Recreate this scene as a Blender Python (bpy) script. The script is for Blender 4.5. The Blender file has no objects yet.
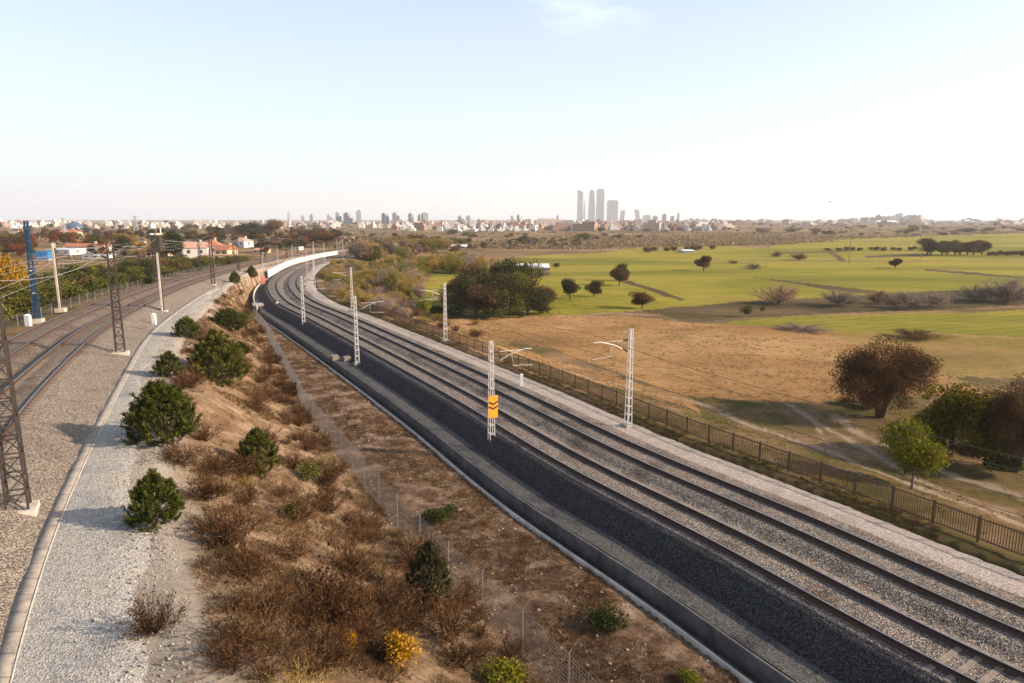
import bpy, math, random
import numpy as np

# ------------------------------------------------------------------ camera, sky, sun, exposure
S = bpy.context.scene
COL = S.collection
CAM_H, FPX, HOR = 14.0, 683.0, 219.0
PITCH = math.atan((341.5 - HOR) / FPX)
cam_d = bpy.data.cameras.new("camera"); cam = bpy.data.objects.new("camera", cam_d); COL.objects.link(cam)
cam.location = (0, 0, CAM_H); cam.rotation_euler = (math.pi / 2 - PITCH, 0, 0)
cam_d.sensor_width = 36.0; cam_d.lens = FPX / 1024 * 36.0
cam_d.clip_start = 0.5; cam_d.clip_end = 60000
S.camera = cam

SUN_EL = math.radians(24.0)
SUN_AZ = math.radians(98.0)          # clockwise from +Y (the view direction): the sun stands to the right
W = bpy.data.worlds.new("World"); S.world = W; W.use_nodes = True
nt = W.node_tree; nt.nodes.clear()
wo = nt.nodes.new("ShaderNodeOutputWorld"); bg = nt.nodes.new("ShaderNodeBackground")
sky = nt.nodes.new("ShaderNodeTexSky"); sky.sky_type = 'NISHITA'; sky.sun_disc = False
sky.sun_elevation = SUN_EL; sky.sun_rotation = SUN_AZ
sky.altitude = 600; sky.air_density = 1.0; sky.dust_density = 3.2; sky.ozone_density = 1.6
tc = nt.nodes.new("ShaderNodeTexCoord")
mp = nt.nodes.new("ShaderNodeMapping"); mp.inputs['Scale'].default_value = (7, 7, 26)
nz = nt.nodes.new("ShaderNodeTexNoise"); nz.inputs['Scale'].default_value = 1.0; nz.inputs['Detail'].default_value = 6; nz.inputs['Roughness'].default_value = .62
rp = nt.nodes.new("ShaderNodeValToRGB"); rp.color_ramp.elements[0].position = .50; rp.color_ramp.elements[1].position = .72
nt.links.new(tc.outputs['Generated'], mp.inputs['Vector']); nt.links.new(mp.outputs[0], nz.inputs['Vector']); nt.links.new(nz.outputs['Fac'], rp.inputs[0])
# one patch of thin high cloud, in a fixed direction of the sky
cd = nt.nodes.new("ShaderNodeVectorMath"); cd.operation = 'DISTANCE'
cv = np.array([0.105, 0.95, 0.315]); cv /= np.linalg.norm(cv)
cd.inputs[1].default_value = tuple(cv)
nt.links.new(tc.outputs['Generated'], cd.inputs[0])
cm = nt.nodes.new("ShaderNodeMapRange"); cm.inputs['From Min'].default_value = .11; cm.inputs['From Max'].default_value = .0
cm.inputs['To Min'].default_value = 0; cm.inputs['To Max'].default_value = .42
nt.links.new(cd.outputs['Value'], cm.inputs['Value'])
mu = nt.nodes.new("ShaderNodeMath"); mu.operation = 'MULTIPLY'
nt.links.new(rp.outputs[0], mu.inputs[0]); nt.links.new(cm.outputs[0], mu.inputs[1])
mx = nt.nodes.new("ShaderNodeMix"); mx.data_type = 'RGBA'
mx.inputs['B'].default_value = (11, 11, 11.5, 1)
nt.links.new(mu.outputs[0], mx.inputs['Factor']); nt.links.new(sky.outputs[0], mx.inputs['A'])
# pale veil of humid air, thickest low over the horizon
sx = nt.nodes.new("ShaderNodeSeparateXYZ"); nt.links.new(tc.outputs['Generated'], sx.inputs[0])
vm = nt.nodes.new("ShaderNodeMapRange"); vm.interpolation_type = 'SMOOTHSTEP'; vm.inputs['From Min'].default_value = 0; vm.inputs['From Max'].default_value = .55
vm.inputs['To Min'].default_value = .62; vm.inputs['To Max'].default_value = .2; nt.links.new(sx.outputs[2], vm.inputs['Value'])
vx = nt.nodes.new("ShaderNodeMix"); vx.data_type = 'RGBA'; vx.inputs['B'].default_value = (4.6, 5.1, 5.5, 1)
nt.links.new(vm.outputs[0], vx.inputs['Factor']); nt.links.new(mx.outputs['Result'], vx.inputs['A'])
nt.links.new(vx.outputs['Result'], bg.inputs['Color']); bg.inputs['Strength'].default_value = 0.122
nt.links.new(bg.outputs[0], wo.inputs['Surface'])

sd = bpy.data.lights.new("sun", 'SUN'); sd.energy = 5.0; sd.angle = math.radians(.53); sd.color = (1.0, .81, .61)
sun = bpy.data.objects.new("sun", sd); COL.objects.link(sun)
sun.rotation_euler = (math.pi / 2 - SUN_EL, 0, math.pi - SUN_AZ)
sun.location = (300, 0, 200)

S.view_settings.view_transform = 'Standard'; S.view_settings.look = 'None'
S.view_settings.exposure = 0.92; S.view_settings.gamma = 1.0
HAZE = 1.15e-4                        # density of the hazy air
S.render.engine = 'CYCLES'
S.cycles.use_denoising = True
S.cycles.max_bounces = 5; S.cycles.diffuse_bounces = 3; S.cycles.transparent_max_bounces = 8; S.cycles.volume_bounces = 1

# ------------------------------------------------------------------ helpers
def tag(o, label=None, cat=None, group=None, kind=None):
    if label: o['label'] = label
    if cat: o['category'] = cat
    if group: o['group'] = group
    if kind: o['kind'] = kind
    return o

def empty(name, loc=(0, 0, 0), rz=0.0):
    o = bpy.data.objects.new(name, None); COL.objects.link(o)
    o.location = loc; o.rotation_euler = (0, 0, rz); o.empty_display_size = .2
    return o

def mesh_np(name, V, F, rnd=None, smooth=False):
    """mesh from numpy verts (n,3) and faces (m,k) all with k corners, or list of such arrays"""
    me = bpy.data.meshes.new(name)
    V = np.asarray(V, np.float32)
    Fs = [f for f in (F if isinstance(F, list) else [F]) if len(f)]
    me.vertices.add(len(V)); me.vertices.foreach_set('co', V.ravel())
    idx = np.concatenate([np.asarray(f, np.int32).ravel() for f in Fs])
    cnt = np.concatenate([np.full(len(f), np.asarray(f).shape[1], np.int32) for f in Fs])
    st = np.concatenate([[0], np.cumsum(cnt)[:-1]]).astype(np.int32)
    me.loops.add(len(idx)); me.loops.foreach_set('vertex_index', idx)
    me.polygons.add(len(cnt)); me.polygons.foreach_set('loop_start', st)
    me.update(calc_edges=True)
    if smooth: me.polygons.foreach_set('use_smooth', np.ones(len(cnt), bool))
    if rnd is not None:
        a = me.attributes.new('rnd', 'FLOAT', 'POINT'); a.data.foreach_set('value', np.asarray(rnd, np.float32))
    return me

def link(name, me, m, parent=None, loc=None):
    if m is not None and not me.materials: me.materials.append(m)
    o = bpy.data.objects.new(name, me); COL.objects.link(o)
    if parent is not None: o.parent = parent
    if loc is not None: o.location = loc
    return o

class MB:
    """collects boxes, bars, tubes and sheets for ONE mesh"""
    def __init__(s): s.V = []; s.F = []
    def add(s, V, F):
        n = len(s.V); s.V += [tuple(map(float, v)) for v in V]; s.F += [tuple(i + n for i in f) for f in F]
    def box(s, x0, x1, y0, y1, z0, z1, tx=0, ty=0):
        s.add([(x0, y0, z0), (x1, y0, z0), (x1, y1, z0), (x0, y1, z0), (x0 + tx, y0 + ty, z1), (x1 - tx, y0 + ty, z1), (x1 - tx, y1 - ty, z1), (x0 + tx, y1 - ty, z1)],
              [(3, 2, 1, 0), (4, 5, 6, 7), (0, 1, 5, 4), (1, 2, 6, 5), (2, 3, 7, 6), (3, 0, 4, 7)])
    def bar(s, a, b, w, h=None):
        a = np.array(a, float); b = np.array(b, float); h = h or w
        d = b - a; d /= max(np.linalg.norm(d), 1e-9)
        r = np.array([0, 0, 1.0]) if abs(d[2]) < .9 else np.array([0, 1.0, 0])
        u = np.cross(d, r); u /= np.linalg.norm(u); v = np.cross(u, d)
        u *= w / 2; v *= h / 2
        s.add([a - u - v, a + u - v, a + u + v, a - u + v, b - u - v, b + u - v, b + u + v, b - u + v],
              [(3, 2, 1, 0), (4, 5, 6, 7), (0, 1, 5, 4), (1, 2, 6, 5), (2, 3, 7, 6), (3, 0, 4, 7)])
    def tube(s, P, R, n=6):
        P = [np.array(p, float) for p in P]
        if not hasattr(R, '__len__'): R = [R] * len(P)
        V = []; F = []
        for i, p in enumerate(P):
            d = P[min(i + 1, len(P) - 1)] - P[max(i - 1, 0)]; d /= max(np.linalg.norm(d), 1e-9)
            r = np.array([0, 0, 1.0]) if abs(d[2]) < .9 else np.array([0, 1.0, 0])
            u = np.cross(d, r); u /= np.linalg.norm(u); v = np.cross(u, d)
            for k in range(n):
                t = 2 * math.pi * k / n; V.append(p + R[i] * (math.cos(t) * u + math.sin(t) * v))
        for i in range(len(P) - 1):
            for k in range(n):
                F.append((i * n + k, i * n + (k + 1) % n, (i + 1) * n + (k + 1) % n, (i + 1) * n + k))
        F.append(tuple(range(n))[::-1]); F.append(tuple(range((len(P) - 1) * n, len(P) * n)))
        s.add(V, F)
    def mesh(s, name, smooth=False):
        me = bpy.data.meshes.new(name); me.from_pydata(s.V, [], s.F); me.update()
        if smooth:
            for p in me.polygons: p.use_smooth = True
        return me
    def build(s, name, m, parent=None, loc=None, smooth=False):
        return link(name, s.mesh(name, smooth), m, parent, loc)

RNG = np.random.default_rng(7)
_perm = np.random.default_rng(3).random((256, 256))
def vnoise(x, y):
    xi = np.floor(x).astype(int); yi = np.floor(y).astype(int); fx = x - xi; fy = y - yi
    fx = fx * fx * (3 - 2 * fx); fy = fy * fy * (3 - 2 * fy)
    g = lambda a, b: _perm[a & 255, b & 255]
    return (g(xi, yi) * (1 - fx) + g(xi + 1, yi) * fx) * (1 - fy) + (g(xi, yi + 1) * (1 - fx) + g(xi + 1, yi + 1) * fx) * fy
def fbm(x, y, o=4):
    t = 0; a = .5; x = np.asarray(x, float); y = np.asarray(y, float)
    for k in range(o): t = t + a * (vnoise(x, y) - .5); x = x * 2.03 + 17.3; y = y * 2.03 + 5.1; a *= .5
    return t
def sst(a, b, x):
    t = np.clip((x - a) / (b - a), 0, 1); return t * t * (3 - 2 * t)

# ------------------------------------------------------------------ materials
MATS = {}
def node_mat(name):
    m = bpy.data.materials.new(name); m.use_nodes = True; t = m.node_tree
    MATS[name] = m
    return m, t, t.nodes['Principled BSDF']
def N(t, typ, **kw):
    n = t.nodes.new(typ)
    for k, v in kw.items():
        if k in n.inputs: n.inputs[k].default_value = v
        else: setattr(n, k, v)
    return n
def ramp(t, fac, cols, pos=None):
    r = t.nodes.new("ShaderNodeValToRGB"); e = r.color_ramp.elements
    pos = pos or list(np.linspace(0, 1, len(cols)))
    while len(e) < len(cols): e.new(.5)
    for i, (c, p) in enumerate(zip(cols, pos)): e[i].position = p; e[i].color = (*c, 1)
    t.links.new(fac, r.inputs[0]); return r.outputs[0]
def coord(t, scale=(1, 1, 1)):
    c = t.nodes.new("ShaderNodeTexCoord"); m = t.nodes.new("ShaderNodeMapping"); m.inputs['Scale'].default_value = scale
    t.links.new(c.outputs['Object'], m.inputs['Vector']); return m.outputs[0]
def noise(t, scale, detail=4, rough=.6, vec=None, stretch=(1, 1, 1)):
    n = N(t, "ShaderNodeTexNoise", Scale=scale, Detail=detail, Roughness=rough)
    t.links.new(vec if vec is not None else coord(t, stretch), n.inputs['Vector']); return n.outputs['Fac']
def mix(t, fac, a, b, mode='MIX'):
    m = t.nodes.new("ShaderNodeMix"); m.data_type = 'RGBA'; m.blend_type = mode
    for s, v in (('Factor', fac), ('A', a), ('B', b)):
        if isinstance(v, (int, float)): m.inputs[s].default_value = v
        elif isinstance(v, tuple): m.inputs[s].default_value = (*v, 1)
        else: t.links.new(v, m.inputs[s])
    return m.outputs['Result']
def bump(t, b, h, strength=.5, dist=.05):
    n = N(t, "ShaderNodeBump", Strength=strength, Distance=dist); t.links.new(h, n.inputs['Height']); t.links.new(n.outputs[0], b.inputs['Normal'])

def plain(name, col, rough=.6, metal=0.0, var=.18, scale=3.0):
    m, t, b = node_mat(name)
    f = noise(t, scale, 5, .65)
    c = ramp(t, f, [tuple(x * (1 - var) for x in col), col, tuple(min(1, x * (1 + var)) for x in col)], [.3, .5, .7])
    t.links.new(c, b.inputs['Base Color']); b.inputs['Roughness'].default_value = rough; b.inputs['Metallic'].default_value = metal
    b.inputs['Specular IOR Level'].default_value = .3
    return m

def stones(name, cols, size, big=None, bumpd=.04, bigscale=.35, pos=None, far=None):
    """crushed stone: every voronoi cell is one stone with its own grey, plus slow drifts of tone"""
    m, t, b = node_mat(name)
    v = N(t, "ShaderNodeTexVoronoi", Scale=1 / size, feature='F1'); vec = coord(t); t.links.new(vec, v.inputs['Vector'])
    sep = t.nodes.new("ShaderNodeSeparateColor"); t.links.new(v.outputs['Color'], sep.inputs[0])
    c = ramp(t, sep.outputs[0], cols, pos)
    if big:
        f = noise(t, bigscale, 6, .62)
        r = ramp(t, f, [big[0], (1, 1, 1), big[1]], [.34, .5, .66]); c = mix(t, 1.0, c, r, 'MULTIPLY')
    v2 = N(t, "ShaderNodeTexVoronoi", Scale=.3 / size, feature='F1'); t.links.new(vec, v2.inputs['Vector'])
    s2 = t.nodes.new("ShaderNodeSeparateColor"); t.links.new(v2.outputs['Color'], s2.inputs[0])
    c = mix(t, 1.0, c, ramp(t, s2.outputs[0], [(.86, .86, .87), (1, 1, 1), (1.0, .98, .96)]), 'MULTIPLY')
    t.links.new(c, b.inputs['Base Color']); b.inputs['Roughness'].default_value = .92; b.inputs['Specular IOR Level'].default_value = .2
    bump(t, b, v.outputs['Distance'], 1.0, bumpd)
    return m

M_ballast_r = stones('dark_ballast', [(.035, .032, .033), (.10, .088, .08), (.20, .168, .142), (.40, .335, .275)], .05, [(.52, .45, .41), (1.0, .90, .80)])
M_track_l = stones('rust_dusted_ballast', [(.045, .038, .033), (.11, .086, .068), (.18, .138, .105), (.28, .22, .17)], .06, [(.7, .66, .62), (1.0, .95, .88)])
M_slope_shade = stones('shade_toned_slope_ballast', [(.010, .010, .013), (.026, .025, .029), (.046, .044, .046), (.10, .096, .092)], .045, [(.75, .75, .8), (1, 1, 1)])  # slope's shade put into the stone colour, darker and cooler than the track ballast
M_ballast_l = stones('tan_ballast', [(.06, .05, .043), (.15, .123, .10), (.245, .198, .158), (.37, .305, .245)], .05, [(.75, .72, .7), (1.0, .95, .88)])
M_service = stones('service_gravel', [(.022, .021, .022), (.052, .05, .05), (.082, .079, .076), (.13, .124, .117)], .05, [(.5, .5, .55), (1.0, .98, .93)], .015, .5)
M_path_r = stones('pale_gravel', [(.20, .16, .135), (.32, .265, .225), (.39, .33, .28), (.47, .405, .35)], .05, [(.8, .78, .76), (1, .98, .95)], .015, .6)
M_path_l = stones('grey_gravel', [(.17, .16, .148), (.28, .265, .245), (.36, .335, .30), (.45, .42, .375)], .045, [(.70, .70, .74), (1.0, .95, .86)], .02, .38)
M_conc = plain('concrete', (.30, .27, .24), .85, var=.25, scale=2.2)
M_conc_dark = plain('weathered_concrete', (.085, .08, .075), .9, var=.5, scale=1.1)
M_conc_pale = plain('pale_concrete', (.44, .38, .32), .85, var=.3, scale=1.6)
M_white_wall = plain('whitewashed_concrete', (.60, .575, .53), .85, var=.08, scale=.4)
def lids(name):
    m, t, b = node_mat(name); w = N(t, "ShaderNodeTexWave", Scale=.36, Distortion=.25, Detail=1); w.bands_direction = 'Y'; w.wave_profile = 'SAW'
    t.links.new(coord(t), w.inputs['Vector'])
    c = ramp(t, noise(t, 2.5, 8, .75), [(.13, .11, .092), (.25, .215, .18), (.33, .285, .24)], [.32, .5, .68])
    c = mix(t, 1.0, c, ramp(t, w.outputs['Fac'], [(.35, .33, .3), (1, 1, 1)], [.0, .07]), 'MULTIPLY')
    t.links.new(c, b.inputs['Base Color']); b.inputs['Roughness'].default_value = .9; return m
M_trough = lids('trough_lids')
M_rail = plain('rusty_rail_steel', (.085, .05, .035), .7, .3, var=.3, scale=6)
M_railhead = plain('polished_rail_head', (.34, .33, .33), .35, .9, var=.1)
M_galv = plain('galvanised_steel', (.50, .49, .48), .5, .25, var=.1)
M_dark_steel = plain('dark_weathered_steel', (.05, .04, .034), .7, .2, var=.3)
M_blue_steel = plain('blue_painted_steel', (.012, .05, .11), .5, .1, var=.2)
M_fence = plain('brown_fence_paint', (.085, .052, .035), .6, .2, var=.3)
M_wire = plain('fence_wire', (.26, .25, .24), .5, .4, var=.1)
M_cable = plain('overhead_cable', (.12, .11, .10), .5, .6)
M_cable_pale = plain('weathered_copper_cable', (.36, .32, .28), .5, .4)
M_insul = plain('brown_insulator', (.13, .05, .03), .3)
M_orange = plain('orange_sign_paint', (.88, .27, .015), .5, var=.05)
M_black = plain('black_paint', (.02, .02, .02), .5)
M_white = plain('white_paint', (.80, .79, .76), .5, var=.05)
M_red = plain('orange_red_paint', (.65, .10, .04), .5, var=.1)
M_wood = plain('weathered_wood', (.20, .15, .11), .85, var=.3, scale=5)
M_sleeper = plain('sleeper_concrete', (.20, .16, .125), .9, var=.3, scale=4)
M_bark = plain('grey_brown_bark', (.11, .08, .06), .95, var=.35, scale=6)
M_bark_pale = plain('pale_bark', (.24, .19, .15), .95, var=.3, scale=6)

def leafmat(name, cols, pos=None, trans=.25, objvar=.35):
    m, t, b = node_mat(name)
    a = N(t, "ShaderNodeAttribute", attribute_name='rnd'); oi = t.nodes.new("ShaderNodeObjectInfo")
    c = ramp(t, a.outputs['Fac'], cols, pos)
    c = mix(t, 1.0, c, ramp(t, oi.outputs['Random'], [(1 - objvar, 1 - objvar * .9, 1 - objvar), (1, 1, 1), (1, 1 - objvar * .35, 1 - objvar * .7)]), 'MULTIPLY')
    t.nodes.remove(b)
    d = t.nodes.new("ShaderNodeBsdfDiffuse"); tr = t.nodes.new("ShaderNodeBsdfTranslucent"); ms = t.nodes.new("ShaderNodeMixShader"); ms.inputs[0].default_value = trans
    t.links.new(c, d.inputs[0]); t.links.new(c, tr.inputs[0]); t.links.new(d.outputs[0], ms.inputs[1]); t.links.new(tr.outputs[0], ms.inputs[2])
    t.links.new(ms.outputs[0], t.nodes['Material Output'].inputs['Surface'])
    return m
LEAF = dict(
    pine=leafmat('pine_needles', [(.015, .021, .005), (.045, .055, .011), (.11, .115, .022), (.25, .235, .065)]),
    pinedark=leafmat('dark_pine_needles', [(.018, .022, .010), (.045, .046, .02), (.085, .075, .032), (.14, .115, .055)]),
    dry=leafmat('dry_twigs', [(.024, .012, .007), (.065, .031, .017), (.125, .062, .031), (.22, .125, .06)]),
    ochre=leafmat('ochre_leaves', [(.12, .075, .02), (.26, .165, .04), (.36, .25, .07), (.42, .32, .12)]),
    olive=leafmat('olive_leaves', [(.03, .034, .008), (.085, .085, .018), (.15, .14, .03), (.21, .19, .05)]),
    brown=leafmat('russet_leaves', [(.05, .026, .014), (.11, .058, .03), (.17, .10, .05), (.23, .15, .08)]),
    fresh=leafmat('fresh_green_leaves', [(.05, .062, .008), (.115, .128, .012), (.18, .185, .018), (.25, .24, .045)]),
    yellow=leafmat('yellow_leaves', [(.14, .07, .006), (.30, .155, .01), (.44, .25, .02), (.50, .33, .06)]),
    bare=leafmat('bare_pinkish_twigs', [(.12, .08, .066), (.21, .15, .12), (.31, .225, .18), (.40, .31, .255)]),
    darkgreen=leafmat('dark_evergreen_leaves', [(.012, .018, .006), (.032, .042, .012), (.06, .072, .02), (.10, .11, .035)]),
    olive2=leafmat('sunny_olive_leaves', [(.05, .05, .01), (.12, .115, .02), (.20, .175, .03), (.28, .24, .06)]),
    umber=leafmat('dark_umber_leaves', [(.028, .015, .009), (.065, .034, .018), (.105, .058, .03), (.16, .10, .052)]),
    russet=leafmat('red_brown_leaves', [(.06, .022, .01), (.15, .055, .022), (.24, .095, .035), (.30, .15, .06)]),
    scrub=leafmat('plain_scrub', [(.10, .08, .04), (.18, .125, .07), (.26, .175, .11), (.17, .135, .06), (.29, .215, .14)], objvar=0),
    grass=leafmat('dead_grass_blades', [(.11, .075, .04), (.22, .15, .075), (.33, .23, .12), (.42, .33, .19)], objvar=0),
    heath=leafmat('heath_stems', [(.035, .018, .011), (.085, .043, .022), (.15, .083, .04), (.24, .155, .075)], objvar=0),
)

# ------------------------------------------------------------------ the two railway lines (plan curves, metres)
def spline(P, step=1.0, sm=6):
    P = np.array(P, float); Q = np.vstack([2 * P[0] - P[1], P, 2 * P[-1] - P[-2]]); o = []
    for i in range(1, len(Q) - 2):
        a, b, c, d = Q[i - 1:i + 3]
        for s in np.linspace(0, 1, 60, endpoint=False):
            o.append(.5 * (2 * b + (c - a) * s + (2 * a - 5 * b + 4 * c - d) * s * s + (3 * b - a - 3 * c + d) * s ** 3))
    o = np.array(o + [P[-1]]); L = np.concatenate([[0], np.cumsum(np.hypot(*np.diff(o, axis=0).T))])
    n = int(L[-1] / step); q = np.linspace(0, L[-1], n)
    C = np.stack([np.interp(q, L, o[:, 0]), np.interp(q, L, o[:, 1])], 1)
    for _ in range(sm): C[1:-1] = .25 * C[:-2] + .5 * C[1:-1] + .25 * C[2:]
    T = np.gradient(C, axis=0); T /= np.hypot(*T.T)[:, None]
    return C, np.stack([T[:, 1], -T[:, 0]], 1)
RC, RN = spline([(40, -12), (28.5, 4), (16.8, 20.4), (11.7, 29.3), (5.35, 39.7), (-1.75, 53.6), (-12.8, 74.0), (-25.6, 97), (-39.0, 121), (-51.3, 153), (-60.3, 189), (-66.3, 225), (-67.2, 273), (-62, 330), (-54, 400)])
LC, LN = spline([(6, -32), (-10.5, 2), (-15.6, 10), (-21.8, 21.5), (-27.8, 32.9), (-33.1, 45.3), (-38.7, 58.3), (-46, 82.7), (-54, 111.5), (-61.5, 141.5), (-67.4, 166), (-73.5, 200), (-77.6, 235), (-78.0, 275), (-73, 330), (-65, 400)], sm=120)
RY, LY = RC[:, 1], LC[:, 1]
def soft(q, n=18): return np.convolve(np.pad(q, n, 'edge'), np.hanning(2 * n + 3)[1:-1] / np.hanning(2 * n + 3)[1:-1].sum(), 'valid')
ZL = soft(np.interp(LY, [88, 111, 141, 166, 200, 235, 275], [4.7, 4.15, 3.4, 2.8, 2.1, 1.5, 1.2]), 25)       # rail-head height of the upper line
FOOT = soft(np.interp(LY, [14, 21, 26, 32, 45, 120, 150, 190], [4.85, 5.2, 5.7, 6.1, 6.1, 5.4, 4.3, 3.9]))        # toe of its ballast, right side
PEDGE = soft(np.interp(LY, [14, 19, 31, 40, 66, 93, 120, 150, 190], [9.0, 8.6, 8.7, 8.7, 8.8, 8.2, 6.9, 5.3, 4.6]))
PLAT = np.interp(RY, [100, 150, 187], [6.3, 5.3, 4.3])                                             # left edge of the lower platform
WEDGE = np.interp(RY, [60, 105, 150, 187], [13.3, 8.6, 6.2, 4.9])                                  # where the embankment begins
ZSTRIP = -1.75

def offs(C, Nn, x, y):
    d = np.empty(len(x)); ii = np.empty(len(x), int)
    for k in range(0, len(x), 20000):
        px, py = x[k:k + 20000], y[k:k + 20000]
        q = (px[:, None] - C[None, :, 0]) ** 2 + (py[:, None] - C[None, :, 1]) ** 2
        i = q.argmin(1); ii[k:k + 20000] = i
        d[k:k + 20000] = (px - C[i, 0]) * Nn[i, 0] + (py - C[i, 1]) * Nn[i, 1]
    return d, ii

def terrain(x, y, full=False):
    """height of the ground; under the ballast, paths and platform it runs lower than they do"""
    x = np.atleast_1d(np.asarray(x, float)); y = np.atleast_1d(np.asarray(y, float))
    r = np.hypot(x, y)
    side = sst(-200, 60, x + 0 * y)
    roll = fbm(x / 420 + 3, y / 420 + 9, 3) * 9 * sst(350, 1200, r) + fbm(x / 60, y / 60, 3) * 1.6 * sst(60, 200, r)
    far_rise = 2.0 * sst(900, 2500, r)
    zflat = -3.0 + side * 0 + (1 - side) * 3.2 * (1 - sst(380, 900, y)) + roll + far_rise
    z = zflat.copy(); dRo = np.full(len(x), 999.0); dLo = np.full(len(x), -999.0)
    near = np.where(r < 520)[0]
    if len(near):
        X, Y = x[near], y[near]
        dR, iR = offs(RC, RN, X, Y); dL, iL = offs(LC, LN, X, Y)
        zl = ZL[iL]; pe = PEDGE[iL]; we = WEDGE[iR]; pl = PLAT[iR]
        n1 = fbm(X / 3.1, Y / 3.1, 4); n2 = fbm(X / .8, Y / .8, 3); n3 = fbm(X / 14, Y / 14, 3)
        zr = np.full(len(X), -2.5)
        strip = ZSTRIP + .35 * n1 + .12 * n2 + .1; kk = 1 - sst(.1, 1.4, -dR - pl - .85); strip = strip * (1 - kk) + (-1.72 + .06 * n2) * kk
        zr = np.where(dR < -(pl + .85), strip, zr)
        right = -.40 + .16 * np.exp(-((dR - 7.5) / .5) ** 2) + n2 * .12 - 2.3 * sst(8.3, 20, dR) + (n3 * 1.6 + n1 * .25) * sst(8, 16, dR)
        zright = right * (1 - sst(40, 120, dR)) + (zflat[near]) * sst(40, 120, dR)
        zr = np.where(dR > 6.35, zright, zr)
        a = dL - pe; b = -we - dR; tt = np.clip(a / np.maximum(a + b, .01), 0, 1)
        zp = zl - 1.06; zs = ZSTRIP + .1
        prof = .55 * tt + .45 * (tt * tt * (3 - 2 * tt))
        slope = zp * (1 - prof) + zs * prof + (n1 * .9 + n2 * .28 + n3 * .8) * np.clip(np.minimum(a, b + 1.0) / 1.6, 0, 1)
        zz = np.where(dR > -we, zr, np.where(a > 0, slope, 0))
        lz = np.where(dL > pe - 1.6, zl - 1.07 + n2 * .06, np.where(dL > -4.9, zl - 2.0, (zl - 1.25 + n2 * .1) + (-1.2 + n3 * 1.6 + n1 * .4) * sst(6.5, 16, -dL)))
        lz = lz * (1 - sst(40, 140, -dL)) + zflat[near] * sst(40, 140, -dL)
        zz = np.where(a <= 0, lz, zz)
        w = 1 - sst(330, 400, Y)
        z[near] = zz * w + zflat[near] * (1 - w)
        dRo[near] = dR; dLo[near] = dL
        if full:
            sl = np.zeros(len(x)); sl[near] = np.where((a > -.15) & (dR < -(pl + .8)), 1.0, 0) * w
            tq = np.zeros(len(x)); tq[near] = np.where(dR < -we, tt, 1.0)
            return z, dRo, dLo, sl, tq
    if full: return z, dRo, dLo, np.zeros(len(x)), np.zeros(len(x))
    return z

def ray(u, v):
    a = (u - 512) / FPX; b = (341.5 - v) / FPX
    return np.array([a, math.cos(PITCH) + b * math.sin(PITCH), -math.sin(PITCH) + b * math.cos(PITCH)])
def at_z(u, v, z):
    d = ray(u, v); s = (z - CAM_H) / d[2]; return d[0] * s, d[1] * s
def G(u, v):
    """where the sight line through a point of the photograph meets the ground"""
    d = ray(u, v); s = np.geomspace(6, 9000, 700)
    q = np.where(terrain(d[0] * s, d[1] * s) - (CAM_H + d[2] * s) > 0)[0]
    if not len(q): s0 = 9000.0; return d[0] * s0, d[1] * s0, float(terrain(d[0] * s0, d[1] * s0)[0])
    s = np.linspace(s[max(q[0] - 1, 0)], s[q[0]], 60)
    h = terrain(d[0] * s, d[1] * s) - (CAM_H + d[2] * s); k = int(np.argmax(h > 0)); s0 = s[k]
    return d[0] * s0, d[1] * s0, float(terrain(d[0] * s0, d[1] * s0)[0])
def mpp(y, z): return (y * math.cos(PITCH) + (CAM_H - z) * math.sin(PITCH)) / FPX       # metres per photo pixel at that distance
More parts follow.
